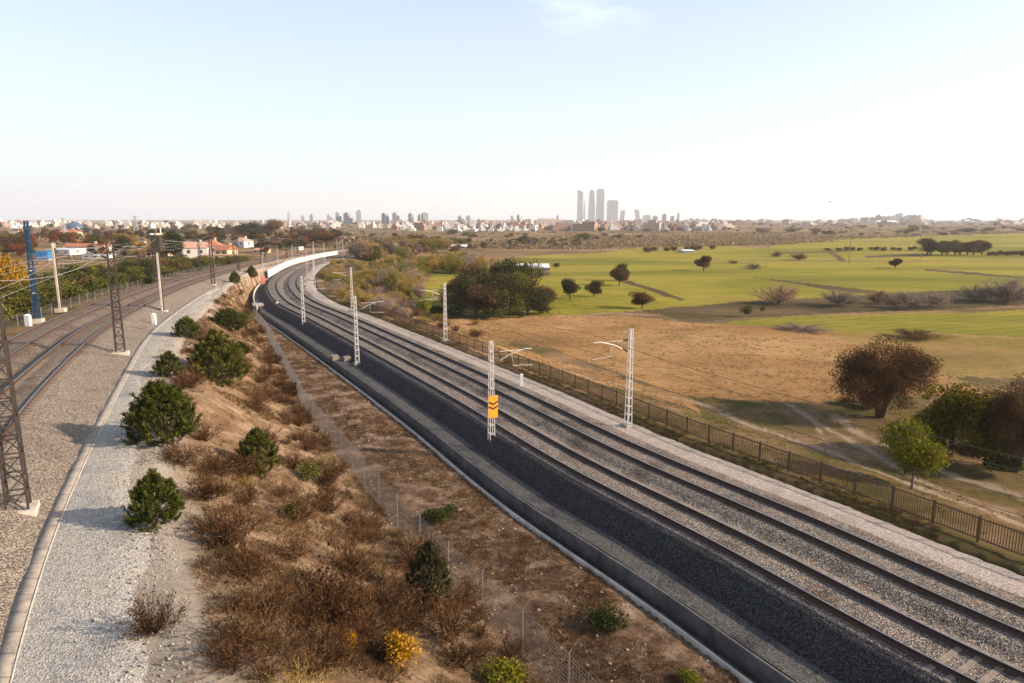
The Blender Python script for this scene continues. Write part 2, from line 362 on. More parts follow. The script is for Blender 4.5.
# ------------------------------------------------------------------ ground sheet
def ground():
    az = np.radians(np.concatenate([np.arange(-48, 48.01, .24), np.arange(52, 312, 4.0)]))
    rr = [1.5]
    while rr[-1] < 12000: rr.append(rr[-1] * 1.0125 + .02)
    rr = np.array(rr); na, nr = len(az), len(rr)
    A, Rr = np.meshgrid(az, rr); x = (Rr * np.sin(A)).ravel(); y = (Rr * np.cos(A)).ravel()
    z, dR, dL, sl, tq = terrain(x, y, True)
    V = np.stack([x, y, z], 1); V = np.vstack([V, [[0, 0, z[:na].mean()]]])
    i = np.arange(nr - 1)[:, None] * na; j = np.arange(na)[None, :]; j2 = (j + 1) % na
    F = np.stack([i + j, i + j2, i + na + j2, i + na + j], -1).reshape(-1, 4)
    c = len(V) - 1; F3 = np.stack([np.full(na, c), (np.arange(na) + 1) % na, np.arange(na)], 1)
    me = mesh_np('ground', V, [F[:, ::-1], F3[:, ::-1]], smooth=True)
    # land cover: what grows where (fields measured on the plain)
    def poly(px): return np.array([at_z(u, v, -3.0) for u, v in px])
    wob = 1.0
    X = x * (1 + .03 * fbm(x / 40, y / 40, 3)) ; Y = y * (1 + .035 * fbm(x / 30 + 9, y / 30, 3) + .03 * fbm(x / 6, y / 6, 3))
    def inside(P, X=X, Y=Y):
        m = np.zeros(len(X), bool); k = len(P) - 1
        for q in range(len(P)):
            xi, yi = P[q]; xj, yj = P[k]
            m ^= ((yi > Y) != (yj > Y)) & (X < (xj - xi) * (Y - yi) / (yj - yi + 1e-12) + xi); k = q
        return m.astype(float)
    g = inside(poly([(405, 300), (436, 276), (470, 263), (545, 256), (610, 252), (640, 246), (715, 246), (760, 249), (800, 241), (870, 237), (1100, 233), (1300, 233), (1300, 288), (1024, 291), (890, 296), (760, 302), (640, 312), (560, 319), (480, 322)]))
    g = np.maximum(g, inside(poly([(690, 325), (800, 316), (1300, 300), (1300, 372), (1024, 352), (930, 341), (820, 332)])))
    ext = inside(poly([(800, 329), (930, 334), (1024, 340), (1300, 352), (1300, 470), (1024, 420), (985, 398), (930, 372), (860, 348)]))
    rag = np.clip((x - 28 + .12 * (y - 90)) / 22 + fbm(x / 9, y / 9, 4) * 1.6, 0, 1); ext = ext * (.12 + .46 * rag); g = np.maximum(g, ext)
    g[y < 30] = 0
    # ploughed strips, tracks and furrows between the fields
    pl_ = np.zeros(len(x))
    for P in ([(640, 312), (760, 300), (1024, 288), (1300, 284), (1300, 300), (1024, 305), (800, 314), (690, 323)],
              [(752, 278), (830, 291), (905, 297), (900, 294), (835, 288)], [(628, 281), (686, 300), (680, 301), (622, 283)],
              [(775, 253), (850, 249.5), (850, 251), (775, 254.5)], [(925, 269), (1024, 277), (1024, 279), (925, 271)],
              [(866, 256), (930, 252), (930, 256.5), (866, 258.5)], [(832, 251), (846, 261), (842, 262), (828, 252)]):
        k = inside(poly(P), x, y); g = g * (1 - k); pl_ = np.maximum(pl_, k)
    tan = inside(poly([(400, 322), (480, 319), (560, 316), (690, 322), (820, 330), (930, 333), (1024, 339), (1300, 350), (1300, 405), (900, 400), (760, 408), (690, 402), (560, 352), (440, 326)]))
    tan = np.maximum(tan, inside(poly([(690, 402), (440, 324), (400, 318), (420, 345), (700, 430)])) * (dR > 8))
    tan[y < 25] = 0; tan = tan * (1 - ext)
    low = ((dR > 8.5) & (dR < 60) & (y < 72) & (tan < .5)).astype(float)     # rough pasture with tracks beside the trees
    trk = np.zeros(len(x))
    for P, wd in (([(790, 405), (830, 428), (880, 462), (930, 490), (1010, 520)], .7), ([(835, 415), (870, 440), (950, 478), (1024, 500)], .8), ([(815, 420), (826, 445), (836, 452)], .45),
                  ([(690, 402), (760, 430), (830, 460), (930, 505), (1024, 545)], 1.1), ([(560, 372), (640, 392), (690, 402)], .9), ([(405, 308), (425, 303), (440, 298), (470, 290)], 1.6), ([(560, 315), (600, 313), (660, 314)], 1.2)):
        W2 = np.array([at_z(u, v, -2.6) for u, v in P])
        for a, b in zip(W2[:-1], W2[1:]):
            ab = b - a; s = np.clip(((x - a[0]) * ab[0] + (y - a[1]) * ab[1]) / (ab @ ab), 0, 1)
            dd = np.hypot(x - a[0] - s * ab[0], y - a[1] - s * ab[1]) + fbm(x / 1.5, y / 1.5, 3) * .8
            trk = np.maximum(trk, 1 - sst(wd * .25, wd * .75, dd))
    verge = np.maximum((dL > 0) * sl * (1 - sst(.0, .22, tq)), (dL > 4) * (dL < 10) * (tq < .01) * 1.0)
    for nm, val in (('green', g), ('tan', tan), ('bank', sl), ('low', low), ('track', trk), ('verge', verge), ('plough', pl_), ('strip', sl * (tq > .98))):
        a = me.attributes.new(nm, 'FLOAT', 'POINT'); a.data.foreach_set('value', np.append(val, 0).astype(np.float32))
    m, t, b = node_mat('ground_cover')
    at = lambda n: N(t, "ShaderNodeAttribute", attribute_name=n).outputs['Fac']
    # rough scrubland far off
    c = ramp(t, noise(t, .012, 8, .7, stretch=(.35, 1, 1)), [(.075, .06, .022), (.20, .125, .06), (.11, .085, .03), (.29, .175, .09), (.15, .095, .05), (.24, .16, .08)], [.3, .4, .46, .52, .58, .68])
    c = mix(t, .8, c, ramp(t, noise(t, .25, 6, .7), [(.6, .6, .55), (1, 1, 1), (1, .93, .85)], [.35, .5, .65]), 'MULTIPLY')
    # green crops: streaks along the rows
    gr = ramp(t, noise(t, .02, 7, .65, stretch=(.25, 1, 1)), [(.12, .115, .014), (.19, .172, .016), (.27, .225, .026), (.22, .155, .04)], [.36, .46, .54, .63])
    wv = N(t, 'ShaderNodeTexWave', Scale=.11, Distortion=3.5, Detail=3); wv.wave_profile = 'SIN'; cw = t.nodes.new('ShaderNodeTexCoord'); mw = t.nodes.new('ShaderNodeMapping'); mw.inputs['Rotation'].default_value = (0, 0, 1.15); t.links.new(cw.outputs['Object'], mw.inputs['Vector']); t.links.new(mw.outputs[0], wv.inputs['Vector'])
    gr = mix(t, .55, gr, ramp(t, wv.outputs['Fac'], [(.55, .52, .4), (1, 1, 1)], [.0, .16]), 'MULTIPLY')
    gr = mix(t, .7, gr, ramp(t, noise(t, .5, 5, .7, stretch=(.3, 1, 1)), [(.7, .75, .7), (1, 1, 1), (1, .95, .85)], [.35, .5, .65]), 'MULTIPLY')
    c = mix(t, at('green'), c, gr)
    c = mix(t, at('plough'), c, ramp(t, noise(t, .09, 7, .7, stretch=(.3, 1, 1)), [(.04, .032, .012), (.07, .052, .02), (.12, .08, .038)], [.35, .5, .65]))
    tn = ramp(t, noise(t, .06, 7, .68, stretch=(.5, 1, 1)), [(.21, .112, .042), (.30, .165, .065), (.38, .225, .10), (.27, .175, .058)], [.32, .46, .58, .7])
    tn = mix(t, .8, tn, ramp(t, noise(t, 1.2, 6, .75), [(.55, .55, .5), (1, 1, 1), (1, .96, .9)], [.36, .5, .64]), 'MULTIPLY')
    c = mix(t, at('tan'), c, tn)
    lw = ramp(t, noise(t, .16, 7, .7), [(.055, .055, .012), (.105, .078, .024), (.17, .105, .05), (.30, .20, .12)], [.36, .46, .55, .68])
    c = mix(t, at('low'), c, lw)
    so = ramp(t, noise(t, .55, 8, .72), [(.11, .062, .034), (.215, .13, .073), (.33, .22, .135), (.45, .34, .24)], [.33, .44, .55, .67])
    so = mix(t, .75, so, ramp(t, noise(t, 4.0, 6, .75), [(.45, .42, .4), (1, 1, 1), (1, .97, .94)], [.36, .5, .64]), 'MULTIPLY')
    st = ramp(t, noise(t, .7, 8, .75), [(.06, .034, .02), (.13, .08, .05), (.24, .16, .105), (.36, .27, .20)], [.36, .47, .56, .68])
    st = mix(t, .8, st, ramp(t, noise(t, 5.0, 6, .8), [(.4, .38, .36), (1, 1, 1), (1, .98, .96)], [.38, .5, .62]), 'MULTIPLY')
    c = mix(t, at('bank'), c, so); c = mix(t, at('strip'), c, st)
    pv = ramp(t, noise(t, 9, 6, .8), [(.30, .25, .20), (.42, .365, .305), (.50, .45, .385)], [.35, .5, .65])
    mm = N(t, "ShaderNodeMath", operation='MULTIPLY'); t.links.new(at('verge'), mm.inputs[0]); t.links.new(ramp(t, noise(t, .5, 6, .7), [(.72,) * 3, (1, 1, 1)], [.4, .55]), mm.inputs[1])
    c = mix(t, mm.outputs[0], c, pv)
    tm = N(t, "ShaderNodeMath", operation='MULTIPLY'); t.links.new(at('track'), tm.inputs[0]); tm.inputs[1].default_value = .8
    c = mix(t, tm.outputs[0], c, (.34, .25, .18))
    t.links.new(c, b.inputs['Base Color']); b.inputs['Roughness'].default_value = 1.0; b.inputs['Specular IOR Level'].default_value = .1
    bump(t, b, noise(t, 2.6, 10, .85), 1.0, .22)
    return tag(link('ground', me, m), kind='structure')
ground()

# ------------------------------------------------------------------ sweeping a cross-section along a line
def sweep(name, C, Nn, i0, i1, prof, m, parent=None, zoff=None, smooth=False, jit=0.0, closed=False):
    """prof: list of (offset, height), each a number or an array along the line"""
    k = np.arange(i0, i1); n = len(k); P = len(prof); V = np.empty((n, P, 3))
    for j, (o, z) in enumerate(prof):
        o = (o[k] if hasattr(o, '__len__') else np.full(n, float(o))); z = (z[k] if hasattr(z, '__len__') else np.full(n, float(z)))
        if zoff is not None: z = z + zoff[k]
        x = C[k, 0] + Nn[k, 0] * o; y = C[k, 1] + Nn[k, 1] * o
        if jit: q = fbm(x * 1.1, y * 1.1, 3); z = z + jit * q; x = x + jit * 1.5 * q * Nn[k, 0]; y = y + jit * 1.5 * q * Nn[k, 1]
        V[:, j] = np.stack([x, y, z], 1)
    a = np.arange(n - 1)[:, None] * P; b = np.arange(P if closed else P - 1)[None, :]; b2 = (b + 1) % P
    F = np.stack([a + b, a + P + b, a + P + b2, a + b2], -1).reshape(-1, 4)
    if closed: F = F[:, ::-1]
    Fs = [F[:, ::-1]] if not closed else [F]
    me = mesh_np(name, V.reshape(-1, 3), Fs, smooth=smooth)
    if closed:
        import bmesh
        bm = bmesh.new(); bm.from_mesh(me); bm.edges.ensure_lookup_table(); bmesh.ops.holes_fill(bm, edges=[e for e in bm.edges if e.is_boundary]); bmesh.ops.recalc_face_normals(bm, faces=bm.faces); bm.to_mesh(me); bm.free()
    return link(name, me, m, parent)
def resample(C, Nn, step):
    pass
nR, nL = len(RC), len(LC)
jl = .07
# lower line: ballast with a hollow between its two tracks, the service track at its foot, the pale gravel path on the far side
tag(sweep('track_ballast', RC, RN, 0, nR, [(-3.62, -.35), (-3.6, -.20), (-3.25, -.22), (-2.96, -.27), (-2.5, -.22), (-1.7, -.20), (-1.24, -.27), (-.9, -.22), (-.4, -.42), (-.02, -.55), (.3, -.42), (.75, -.20), (1.0, -.22), (1.24, -.27), (1.7, -.21), (2.5, -.21), (2.96, -.27), (3.25, -.22), (3.9, -.24), (4.4, -.33), (4.7, -.42)], M_ballast_r, jit=.06), kind='structure')
tag(sweep('ballast_slope', RC, RN, 0, nR, [(-5.0, -1.35), (np.where(PLAT < 5.2, -PLAT + .15, -5.0), -1.12), (-4.42, -.80), (-3.87, -.28), (-3.6, -.215)], M_slope_shade, jit=.06), kind='structure')
tag(sweep('service_road', RC, RN, 0, nR, [(-PLAT - .02, -1.11), (-PLAT + .5, -1.13), (np.where(PLAT < 5.2, -PLAT + .8, -4.8), -1.15)], M_service, jit=.05), kind='structure')
iend = int(np.argmin(abs(RY - 300)))
tag(sweep('gravel_path', RC, RN, 0, iend, [(4.2, -.34), (4.8, -.31), (5.4, -.30), (6.0, -.33), (6.55, -.47)], M_path_r, jit=.08), kind='structure')
# upper line
tag(sweep('ballast_shoulder', LC, LN, 0, nL, [(3.1, -.235), (3.5, -.26), (3.9, -.42), (FOOT * .55 + 1.75, -.72), (FOOT - .05, -.955), (FOOT + .3, -1.06)], M_ballast_l, zoff=ZL, jit=.06), kind='structure')
tag(sweep('track_ballast', LC, LN, 0, nL, [(-5.6, -1.6), (-5.1, -1.15), (-4.2, -.5), (-3.7, -.26), (-3.2, -.21), (-2.86, -.27), (-2.4, -.21), (-1.6, -.20), (-1.14, -.27), (-.85, -.21), (-.35, -.42), (0, -.56), (.3, -.45), (.8, -.20), (1.14, -.27), (1.6, -.20), (2.4, -.21), (2.86, -.27), (3.1, -.22), (3.25, -.27)], M_track_l, zoff=ZL, jit=.06), kind='structure')
redge = PEDGE - .95 + 1.7 * fbm(LC[:, 0] / 4, LC[:, 1] / 4, 2) + .7 * fbm(LC[:, 0] / 1.1, LC[:, 1] / 1.1, 1)
tag(sweep('access_road', LC, LN, 0, nL, [(FOOT + .4, -1.0), (FOOT + .8, -.995), (np.minimum(PEDGE - 1.6, redge - .3), -1.0), (redge, -1.03), (redge + .35, -1.2)], M_path_l, zoff=ZL, jit=.08), kind='structure')
e = int(np.argmin(abs(LY - 185)))
ct = tag(sweep('cable_trough', LC, LN, 0, e, [(FOOT + .02, -1.3), (FOOT + .02, -.985), (FOOT + .46, -.985), (FOOT + .46, -1.3)], M_trough, zoff=ZL, closed=True), 'long flat concrete cable trough between the tan ballast and the grey access road', 'cable trough')
sweep('lid_edge', LC, LN, 0, e, [(FOOT + .463, -1.3), (FOOT + .463, -.975), (FOOT + .50, -.975), (FOOT + .52, -1.3)], M_conc_pale, ct, zoff=ZL, closed=True)

# rails: eight of them, each a foot, a web and a polished head
def rail(C, Nn, off, zo, label, grp):
    sect = [(-.075, -.29), (.075, -.29), (.075, -.26), (.012, -.2), (.012, -.045), (.036, -.036), (.036, -.004), (-.036, -.004), (-.036, -.036), (-.012, -.045), (-.012, -.2), (-.075, -.26)]
    o = sweep('rail', C, Nn, 4, len(C) - 2, [(off + a, b) for a, b in sect], M_rail, zoff=zo, closed=True)
    tag(o, label, 'rail', grp)
    sweep('rail_head', C, Nn, 4, len(C) - 2, [(off - .033, -.003), (off - .03, 0), (off + .03, 0), (off + .033, -.003)], M_railhead, o, zoff=zo)
Z0 = np.zeros(nR)
for off, lb in ((-2.1 - .86, 'rail on the outer side of the lower line, next to the dark ballast slope'), (-2.1 + .86, 'inner rail of the lower line track nearer the orange sign mast'),
                (2.1 - .86, 'inner rail of the lower line track nearer the brown bar fence'), (2.1 + .86, 'rail of the lower line running beside the pale gravel path')):
    rail(RC, RN, off, Z0, lb, 'rails of the lower line')
for off, lb in ((-2.0 - .86, 'rail of the upper line running beside the blue lattice mast'), (-2.0 + .86, 'inner rail of the upper line track nearer the blue mast'),
                (2.0 - .86, 'inner rail of the upper line track nearer the grey access road'), (2.0 + .86, 'rail of the upper line next to the tan ballast slope')):
    rail(LC, LN, off, ZL, lb, 'rails of the upper line')

# sleepers that show through the stones
sl = MB(); sl.add([(-1.3, -.13, -.25), (1.3, -.13, -.25), (1.3, .13, -.25), (-1.3, .13, -.25), (-1.3, -.10, -.165), (1.3, -.10, -.165), (1.3, .10, -.165), (-1.3, .10, -.165)], [(3, 2, 1, 0), (4, 5, 6, 7), (0, 1, 5, 4), (1, 2, 6, 5), (2, 3, 7, 6), (3, 0, 4, 7)])
sl_me = sl.mesh('concrete_sleeper'); sl_me.materials.append(M_sleeper)
def sleepers(C, Nn, off, zo, y0, y1, label, grp, dz=0.0):
    L = np.concatenate([[0], np.cumsum(np.hypot(*np.diff(C, axis=0).T))])
    a, b = sorted((np.interp(y0, C[:, 1], L), np.interp(y1, C[:, 1], L)))
    for s in np.arange(a, b, .6):
        i = min(int(np.searchsorted(L, s)), len(C) - 1)
        x = np.interp(s, L, C[:, 0]) + Nn[i, 0] * off; y = np.interp(s, L, C[:, 1]) + Nn[i, 1] * off
        o = bpy.data.objects.new('concrete_sleeper', sl_me); COL.objects.link(o)
        o.location = (x, y, zo[i] + dz); o.rotation_euler = (0, 0, math.atan2(Nn[i, 1], Nn[i, 0]))
        tag(o, label, 'sleeper', grp)
sleepers(RC, RN, -2.1, Z0, 17.0, 21.8, 'concrete sleeper showing through the dark ballast of the lower line', 'exposed sleepers of the lower line', -.035)
sleepers(LC, LN, 2.0, ZL, 30, 46, 'concrete sleeper showing through the tan ballast of the upper line', 'exposed sleepers of the upper line', -.045)

# drain wall at the edge of the service track, its kerb, and the white wall further on
i150 = int(np.argmin(abs(RY - 118))); i187 = int(np.argmin(abs(RY - 176)))
tag(sweep('drain_wall', RC, RN, 0, i150, [(-PLAT - .2, -2.3), (-PLAT - .2, -1.13), (-PLAT - .02, -1.13), (-PLAT - .02, -2.3)], M_conc_dark, closed=True), 'dark low concrete drain wall along the service road', 'wall')
tag(sweep('drain_kerb', RC, RN, 0, i150, [(-PLAT - .92, -2.2), (-PLAT - .9, -1.6), (-PLAT - .76, -1.59), (-PLAT - .76, -2.2)], M_conc_pale, closed=True), 'pale concrete kerb edging the dark drain beside the scrub', 'kerb')
tag(sweep('drain_bed', RC, RN, 0, i150, [(-PLAT - .75, -1.98), (-PLAT - .15, -1.98)], M_conc_dark), kind='structure')
tag(sweep('drain_kerb', RC, RN, i150 + 1, i187, [(-PLAT - .5, -2.2), (-PLAT - .5, -.75), (-PLAT - .25, -.75), (-PLAT - .25, -2.2)], M_conc_pale, closed=True), 'pale low parapet on the bend between the culvert and the white wall', 'kerb')
tag(sweep('white_wall', RC, RN, i187, int(np.argmin(abs(RY - 282))), [(-PLAT - .55, -2.0), (-PLAT - .55, 1.15), (-PLAT - .27, 1.15), (-PLAT - .27, -2.0)], M_white_wall, closed=True), 'long white retaining wall curving along the lower line', 'wall')
cx, cy = at_z(258, 306, -1.1)
cu = empty('culvert_headwall', (cx, cy, -1.9), math.radians(115)); tag(cu, 'concrete culvert headwall with a dark opening at the end of the drain', 'culvert')
k = MB(); k.box(-1.5, 1.5, -.9, .9, .95, 1.2); k.build('slab', M_conc, cu)
k = MB(); k.box(-1.5, -1.15, -.9, .9, 0, .947); k.box(1.15, 1.5, -.9, .9, 0, .947); k.box(-1.147, 1.147, .6, .9, 0, .947); k.build('side_wall', M_conc_dark, cu)
# orange-red cabinet where the white wall starts
cx, cy = at_z(263.5, 284, -.9)
cb = empty('signal_cabinet', (cx, cy, -1.15), math.radians(20)); tag(cb, 'orange red trackside cabinet at the near end of the white wall', 'cabinet')
k = MB(); k.box(-.45, .45, -.35, .35, .15, 1.9); k.build('body', M_red, cb); k = MB(); k.box(-.5, .5, -.4, .4, 1.903, 2.0, .05, .05); k.build('lid', M_red, cb)
k = MB(); k.box(-.5, .5, -.4, .4, -.3, .147); k.build('plinth', M_conc, cb)
k = MB(); k.box(-.38, .38, -.375, -.352, .3, 1.75); d = k.build('door', M_red, cb); k = MB(); k.box(.22, .27, -.4, -.377, .95, 1.15); k.build('handle', M_dark_steel, d)

# two concrete blocks and the white marker posts
for u, v, w in ((335, 359, 1.5), (347, 360, 1.1)):
    x, y = at_z(u, v, -1.1); k = MB(); k.box(-w / 2, w / 2, -.4, .4, -.1, .38, .05, .05)
    o = k.build('concrete_block', M_sleeper, loc=(x, y, -1.1)); o.rotation_euler = (0, 0, 2.0)
    tag(o, 'wider grey concrete block on the service road near the second lattice mast' if w > 1.3 else 'narrower grey concrete block on the service road, closer to the lattice mast', 'block')
def marker(u, v, z, h, w, label):
    x, y = at_z(u, v, z); e = empty('marker_post', (x, y, z)); tag(e, label, 'marker post')
    k = MB(); k.box(-w / 2, w / 2, -w * .35, w * .35, -.1, h); k.build('post', M_white, e)
    k = MB(); k.add([(-w * .56, -w * .42, h + .002), (w * .56, -w * .42, h + .002), (w * .56, w * .42, h + .002), (-w * .56, w * .42, h + .002), (0, 0, h + w * .4)], [(3, 2, 1, 0), (0, 1, 4), (1, 2, 4), (2, 3, 4), (3, 0, 4)]); k.build('cap', M_white, e)
marker(521.5, 386.5, -.32, 1.05, .26, 'white marker post on the pale gravel path below the bar fence')
marker(277.5, 309, -1.1, 1.15, .32, 'white marker post at the foot of the dark ballast near the culvert')
x, y, z = G(154.5, 326); marker(154.5, 326, z + .9, 1.15, .36, 'white marker post beside the grey access road in front of the twin leg mast')
marker(28.5, 325, 3.55, .95, .5, 'broad white marker block beside the foot of the blue mast')

# ------------------------------------------------------------------ lattice masts
def lattice(k, h, w0, w1, nb, th, xbrace=False, step=None):
    """four corner angles drawn in from w0 to w1 with battens (and diagonals) on every face"""
    c = lambda q, z: ((w0 + (w1 - w0) * z / h) / 2 * q[0], (w0 + (w1 - w0) * z / h) / 2 * q[1], z)
    Q = [(-1, -1), (1, -1), (1, 1), (-1, 1)]
    for q in Q: k.bar(c(q, 0), c(q, h), th)
    zz = np.linspace(.25, h - .04, nb)
    for i, z in enumerate(zz):
        for a in range(4):
            k.bar(c(Q[a], z), c(Q[(a + 1) % 4], z), th * .7, th * (.7 if xbrace else 1.25))
            if xbrace and i < nb - 1:
                p, q = (Q[a], Q[(a + 1) % 4]) if (i + a) % 2 else (Q[(a + 1) % 4], Q[a])
                k.bar(c(p, z), c(q, zz[i + 1]), th * .6)
def cantilever(parent, hz, reach, m, sgn=1):
    k = MB()
    k.tube([(0, .0, hz + .1), (sgn * reach * .5, 0, hz + .75), (sgn * reach * .92, 0, hz + 1.05), (sgn * reach * 1.1, 0, hz + 1.02)], .023, 6)
    k.tube([(0, 0, hz + 1.0), (sgn * reach * .8, 0, hz + 1.0)], .02, 5)
    k.tube([(sgn * reach * .55, 0, hz + .72), (sgn * reach * .6, 0, hz - .02), (sgn * reach * 1.12, 0, hz - .12)], .018, 5)
    c = k.build('cantilever', m, parent)
    for z, s in ((hz + .1, .24), (hz + 1.0, 0)):
        i = MB()
        p = np.array([sgn * .22, 0, z + (.1 if s else 0)]); q = np.array([sgn * .62, 0, z + (.34 if s else 0)])
        P = [p + (q - p) * t for t in np.linspace(0, 1, 9)]; i.tube(P, [.05, .085, .05, .085, .05, .085, .05, .085, .05], 8); i.build('insulator', M_insul, c)
def mast_right_line(x, y, z, rz, h, sgn, label):
    e = empty('catenary_mast', (x, y, z), rz); tag(e, label, 'mast', 'lattice masts of the lower line')
    k = MB(); lattice(k, h, .36, .20, 12, .044); k.build('lattice_column', M_galv, e)
    k = MB(); k.box(-.42, .42, -.42, .42, -.5, .14, .04, .04); k.build('footing', M_conc, e)
    cantilever(e, h - 1.75, 2.75, M_galv, sgn)
    return e
def yaw(C, Nn, x, y):
    i = int(((C[:, 0] - x) ** 2 + (C[:, 1] - y) ** 2).argmin()); return math.atan2(Nn[i, 1], Nn[i, 0]), i
RM_L = [at_z(491.5, 446, -1.0), at_z(357.5, 364, -1.0), at_z(304, 327, -1.0)]
RM_R = [at_z(628, 426, -.3), at_z(445.5, 341, -.3)]
def along(C, i, ds): return min(max(i + int(round(ds)), 0), len(C) - 1)
for base, off, zz in ((RM_L, -5.0, -1.0), (RM_R, 5.3, -.3)):
    i = yaw(RC, RN, *base[-1])[1]
    for q in range(6):
        i = along(RC, i, 62 if (q == 0 and off < 0) else 31)
        o_ = off if off > 0 else max(-4.9, -PLAT[i] + 1.1)
        base.append((RC[i, 0] + RN[i, 0] * o_, RC[i, 1] + RN[i, 1] * o_))
ordn = ['nearest', 'second', 'third', 'fourth', 'fifth', 'sixth', 'seventh', 'eighth', 'farthest']
mast_pts = {-1: [], 1: []}
for side, base, zz in ((-1, RM_L, -1.0), (1, RM_R, -.3)):
    for q, (x, y) in enumerate(base):
        rz, i = yaw(RC, RN, x, y)
        h = 7.15 if side < 0 else 6.9
        lb = ('slim white lattice mast carrying the orange sign at the foot of the dark ballast' if (side < 0 and q == 0) else 'slim white lattice mast on the pale gravel path in front of the tan field' if (side > 0 and q == 0) else
              f"{ordn[q]} slim white lattice mast along the {'service road' if side < 0 else 'pale gravel path'} of the lower line")
        o = mast_right_line(x, y, zz, rz, h, -side, lb); mast_pts[side].append((x, y, zz, i))
# orange sign on the nearest mast
x, y, z, i = mast_pts[-1][0]
sg = empty('warning_sign', (x, y, z + 2.05), yaw(RC, RN, x, y)[0]); tag(sg, 'orange sign with two black chevrons fixed to the lattice mast', 'sign')
k = MB(); k.box(-.33, .33, -.32, -.285, 0, .72); k.box(-.33, .33, -.32, -.285, .76, 1.5); k.build('plate', M_orange, sg)
for zc in (.62, .94):
    k = MB()
    k.bar((-.31, -.33, zc + .16), (.0, -.33, zc - .02), .012, .1); k.bar((.31, -.33, zc + .16), (.0, -.33, zc - .02), .0125, .1); k.build('chevron', M_black, sg)
k = MB(); k.box(-.05, .05, -.284, -.2, .05, .12); k.box(-.05, .05, -.284, -.2, 1.38, 1.45); k.build('bracket', M_galv, sg)

# upper line: dark lattice masts on the road side
def footing(e, w=.6, h=.35):
    k = MB(); k.box(-w, w, -w, w, -.6, h, .06, .06); k.build('footing', M_conc_pale, e)
def dark_mast(u, v, h, w0, w1, label):
    x, y, z = G(u, v); i = yaw(LC, LN, x, y)[1]; z = ZL[i] - 1.0; x, y = at_z(u, v, z); rz, i = yaw(LC, LN, x, y)
    e = empty('catenary_mast', (x, y, z), rz); tag(e, label, 'mast', 'masts of the upper line')
    k = MB(); lattice(k, h, w0 * .85, w1 * .85, int(h / .62), .066, True); k.build('lattice_column', M_dark_steel, e); footing(e)
    cantilever(e, h - 2.2, 3.1, M_galv, -1)
    return e, (x, y, z, i)
um = []
um.append(dark_mast(20, 517, 9.6, .75, .45, 'nearest dark lattice mast at the left edge on its pale footing')[1])
um.append(dark_mast(121, 356, 9.4, .72, .42, 'tall dark lattice mast with diagonal bracing beside the grey access road')[1])
# twin-leg mast with the transformer
def twin(u, v, h, label, box, road):
    x, y, z = G(u, v); i = yaw(LC, LN, x, y)[1]; z = ZL[i] - (1.0 if road else 1.15); x, y = at_z(u, v, z); rz, i = yaw(LC, LN, x, y)
    e = empty('catenary_mast', (x, y, z), rz); tag(e, label, 'mast', 'masts of the upper line')
    for s in (-1, 1):
        k = MB(); k.bar((0, s * .32, 0), (0, s * .27, h), .18, .24); k.build('leg', M_conc_pale, e)
    k = MB()
    for zz in np.arange(.7, h - .3, 1.05): k.box(-.06, .06, -.23, .23, zz, zz + .18)
    k.build('batten', M_dark_steel, e); footing(e, .55)
    k = MB(); k.box(-.16, .16, -.2, .2, .2, h * .93); k.build('ladder_core', M_dark_steel, e)
    if box:
        k = MB(); k.box(-.45, .45, -.75, .75, h - 1.5, h + .1); b = k.build('transformer', M_dark_steel, e)
        k = MB()
        for s in (-.4, 0, .4): k.tube([(0, s, h + .103), (0, s, h + .62)], .07, 8)
        k.build('bushing', M_insul, b)
        k = MB(); k.box(-.6, .6, -.1, .1, h + .25, h + .4); k.bar((.5, 0, h + .4), (.5, 0, h + 1.0), .1); k.build('crossarm', M_white, e)
    cantilever(e, h - 2.0, 3.0, M_galv, -1 if road else 1)
    return x, y, z, i
um.append(twin(163, 313.5, 8.4, 'twin leg concrete mast with a dark transformer box on top', True, True))
lm = [twin(61, 311, 7.8, 'twin leg pale mast across the upper line beyond the blue mast', False, False)]
for q in range(4):
    i = along(LC, um[-1][3], 38); x, y = LC[i] + LN[i] * (FOOT[i] - .6); z = ZL[i] - 1.0
    e = empty('catenary_mast', (x, y, z), yaw(LC, LN, x, y)[0]); tag(e, f'{ordn[q + 3]} dark lattice mast along the road side of the upper line', 'mast', 'masts of the upper line')
    k = MB(); lattice(k, 8.2, .55, .35, 12, .08, True); k.build('lattice_column', M_dark_steel, e); footing(e, .5); cantilever(e, 6.2, 3.0, M_galv, -1); um.append((x, y, z, i))
for q in range(5):
    i = along(LC, lm[-1][3], 38); x, y = LC[i] + LN[i] * -5.0; z = ZL[i] - 1.1
    e = empty('catenary_mast', (x, y, z), yaw(LC, LN, x, y)[0]); tag(e, f'{ordn[q + 1]} dark lattice mast on the hedge side of the upper line', 'mast', 'masts of the upper line')
    k = MB(); lattice(k, 8.0, .5, .32, 12, .075, True); k.build('lattice_column', M_dark_steel, e); footing(e, .5); cantilever(e, 6.0, 2.9, M_galv, 1); lm.append((x, y, z, i))
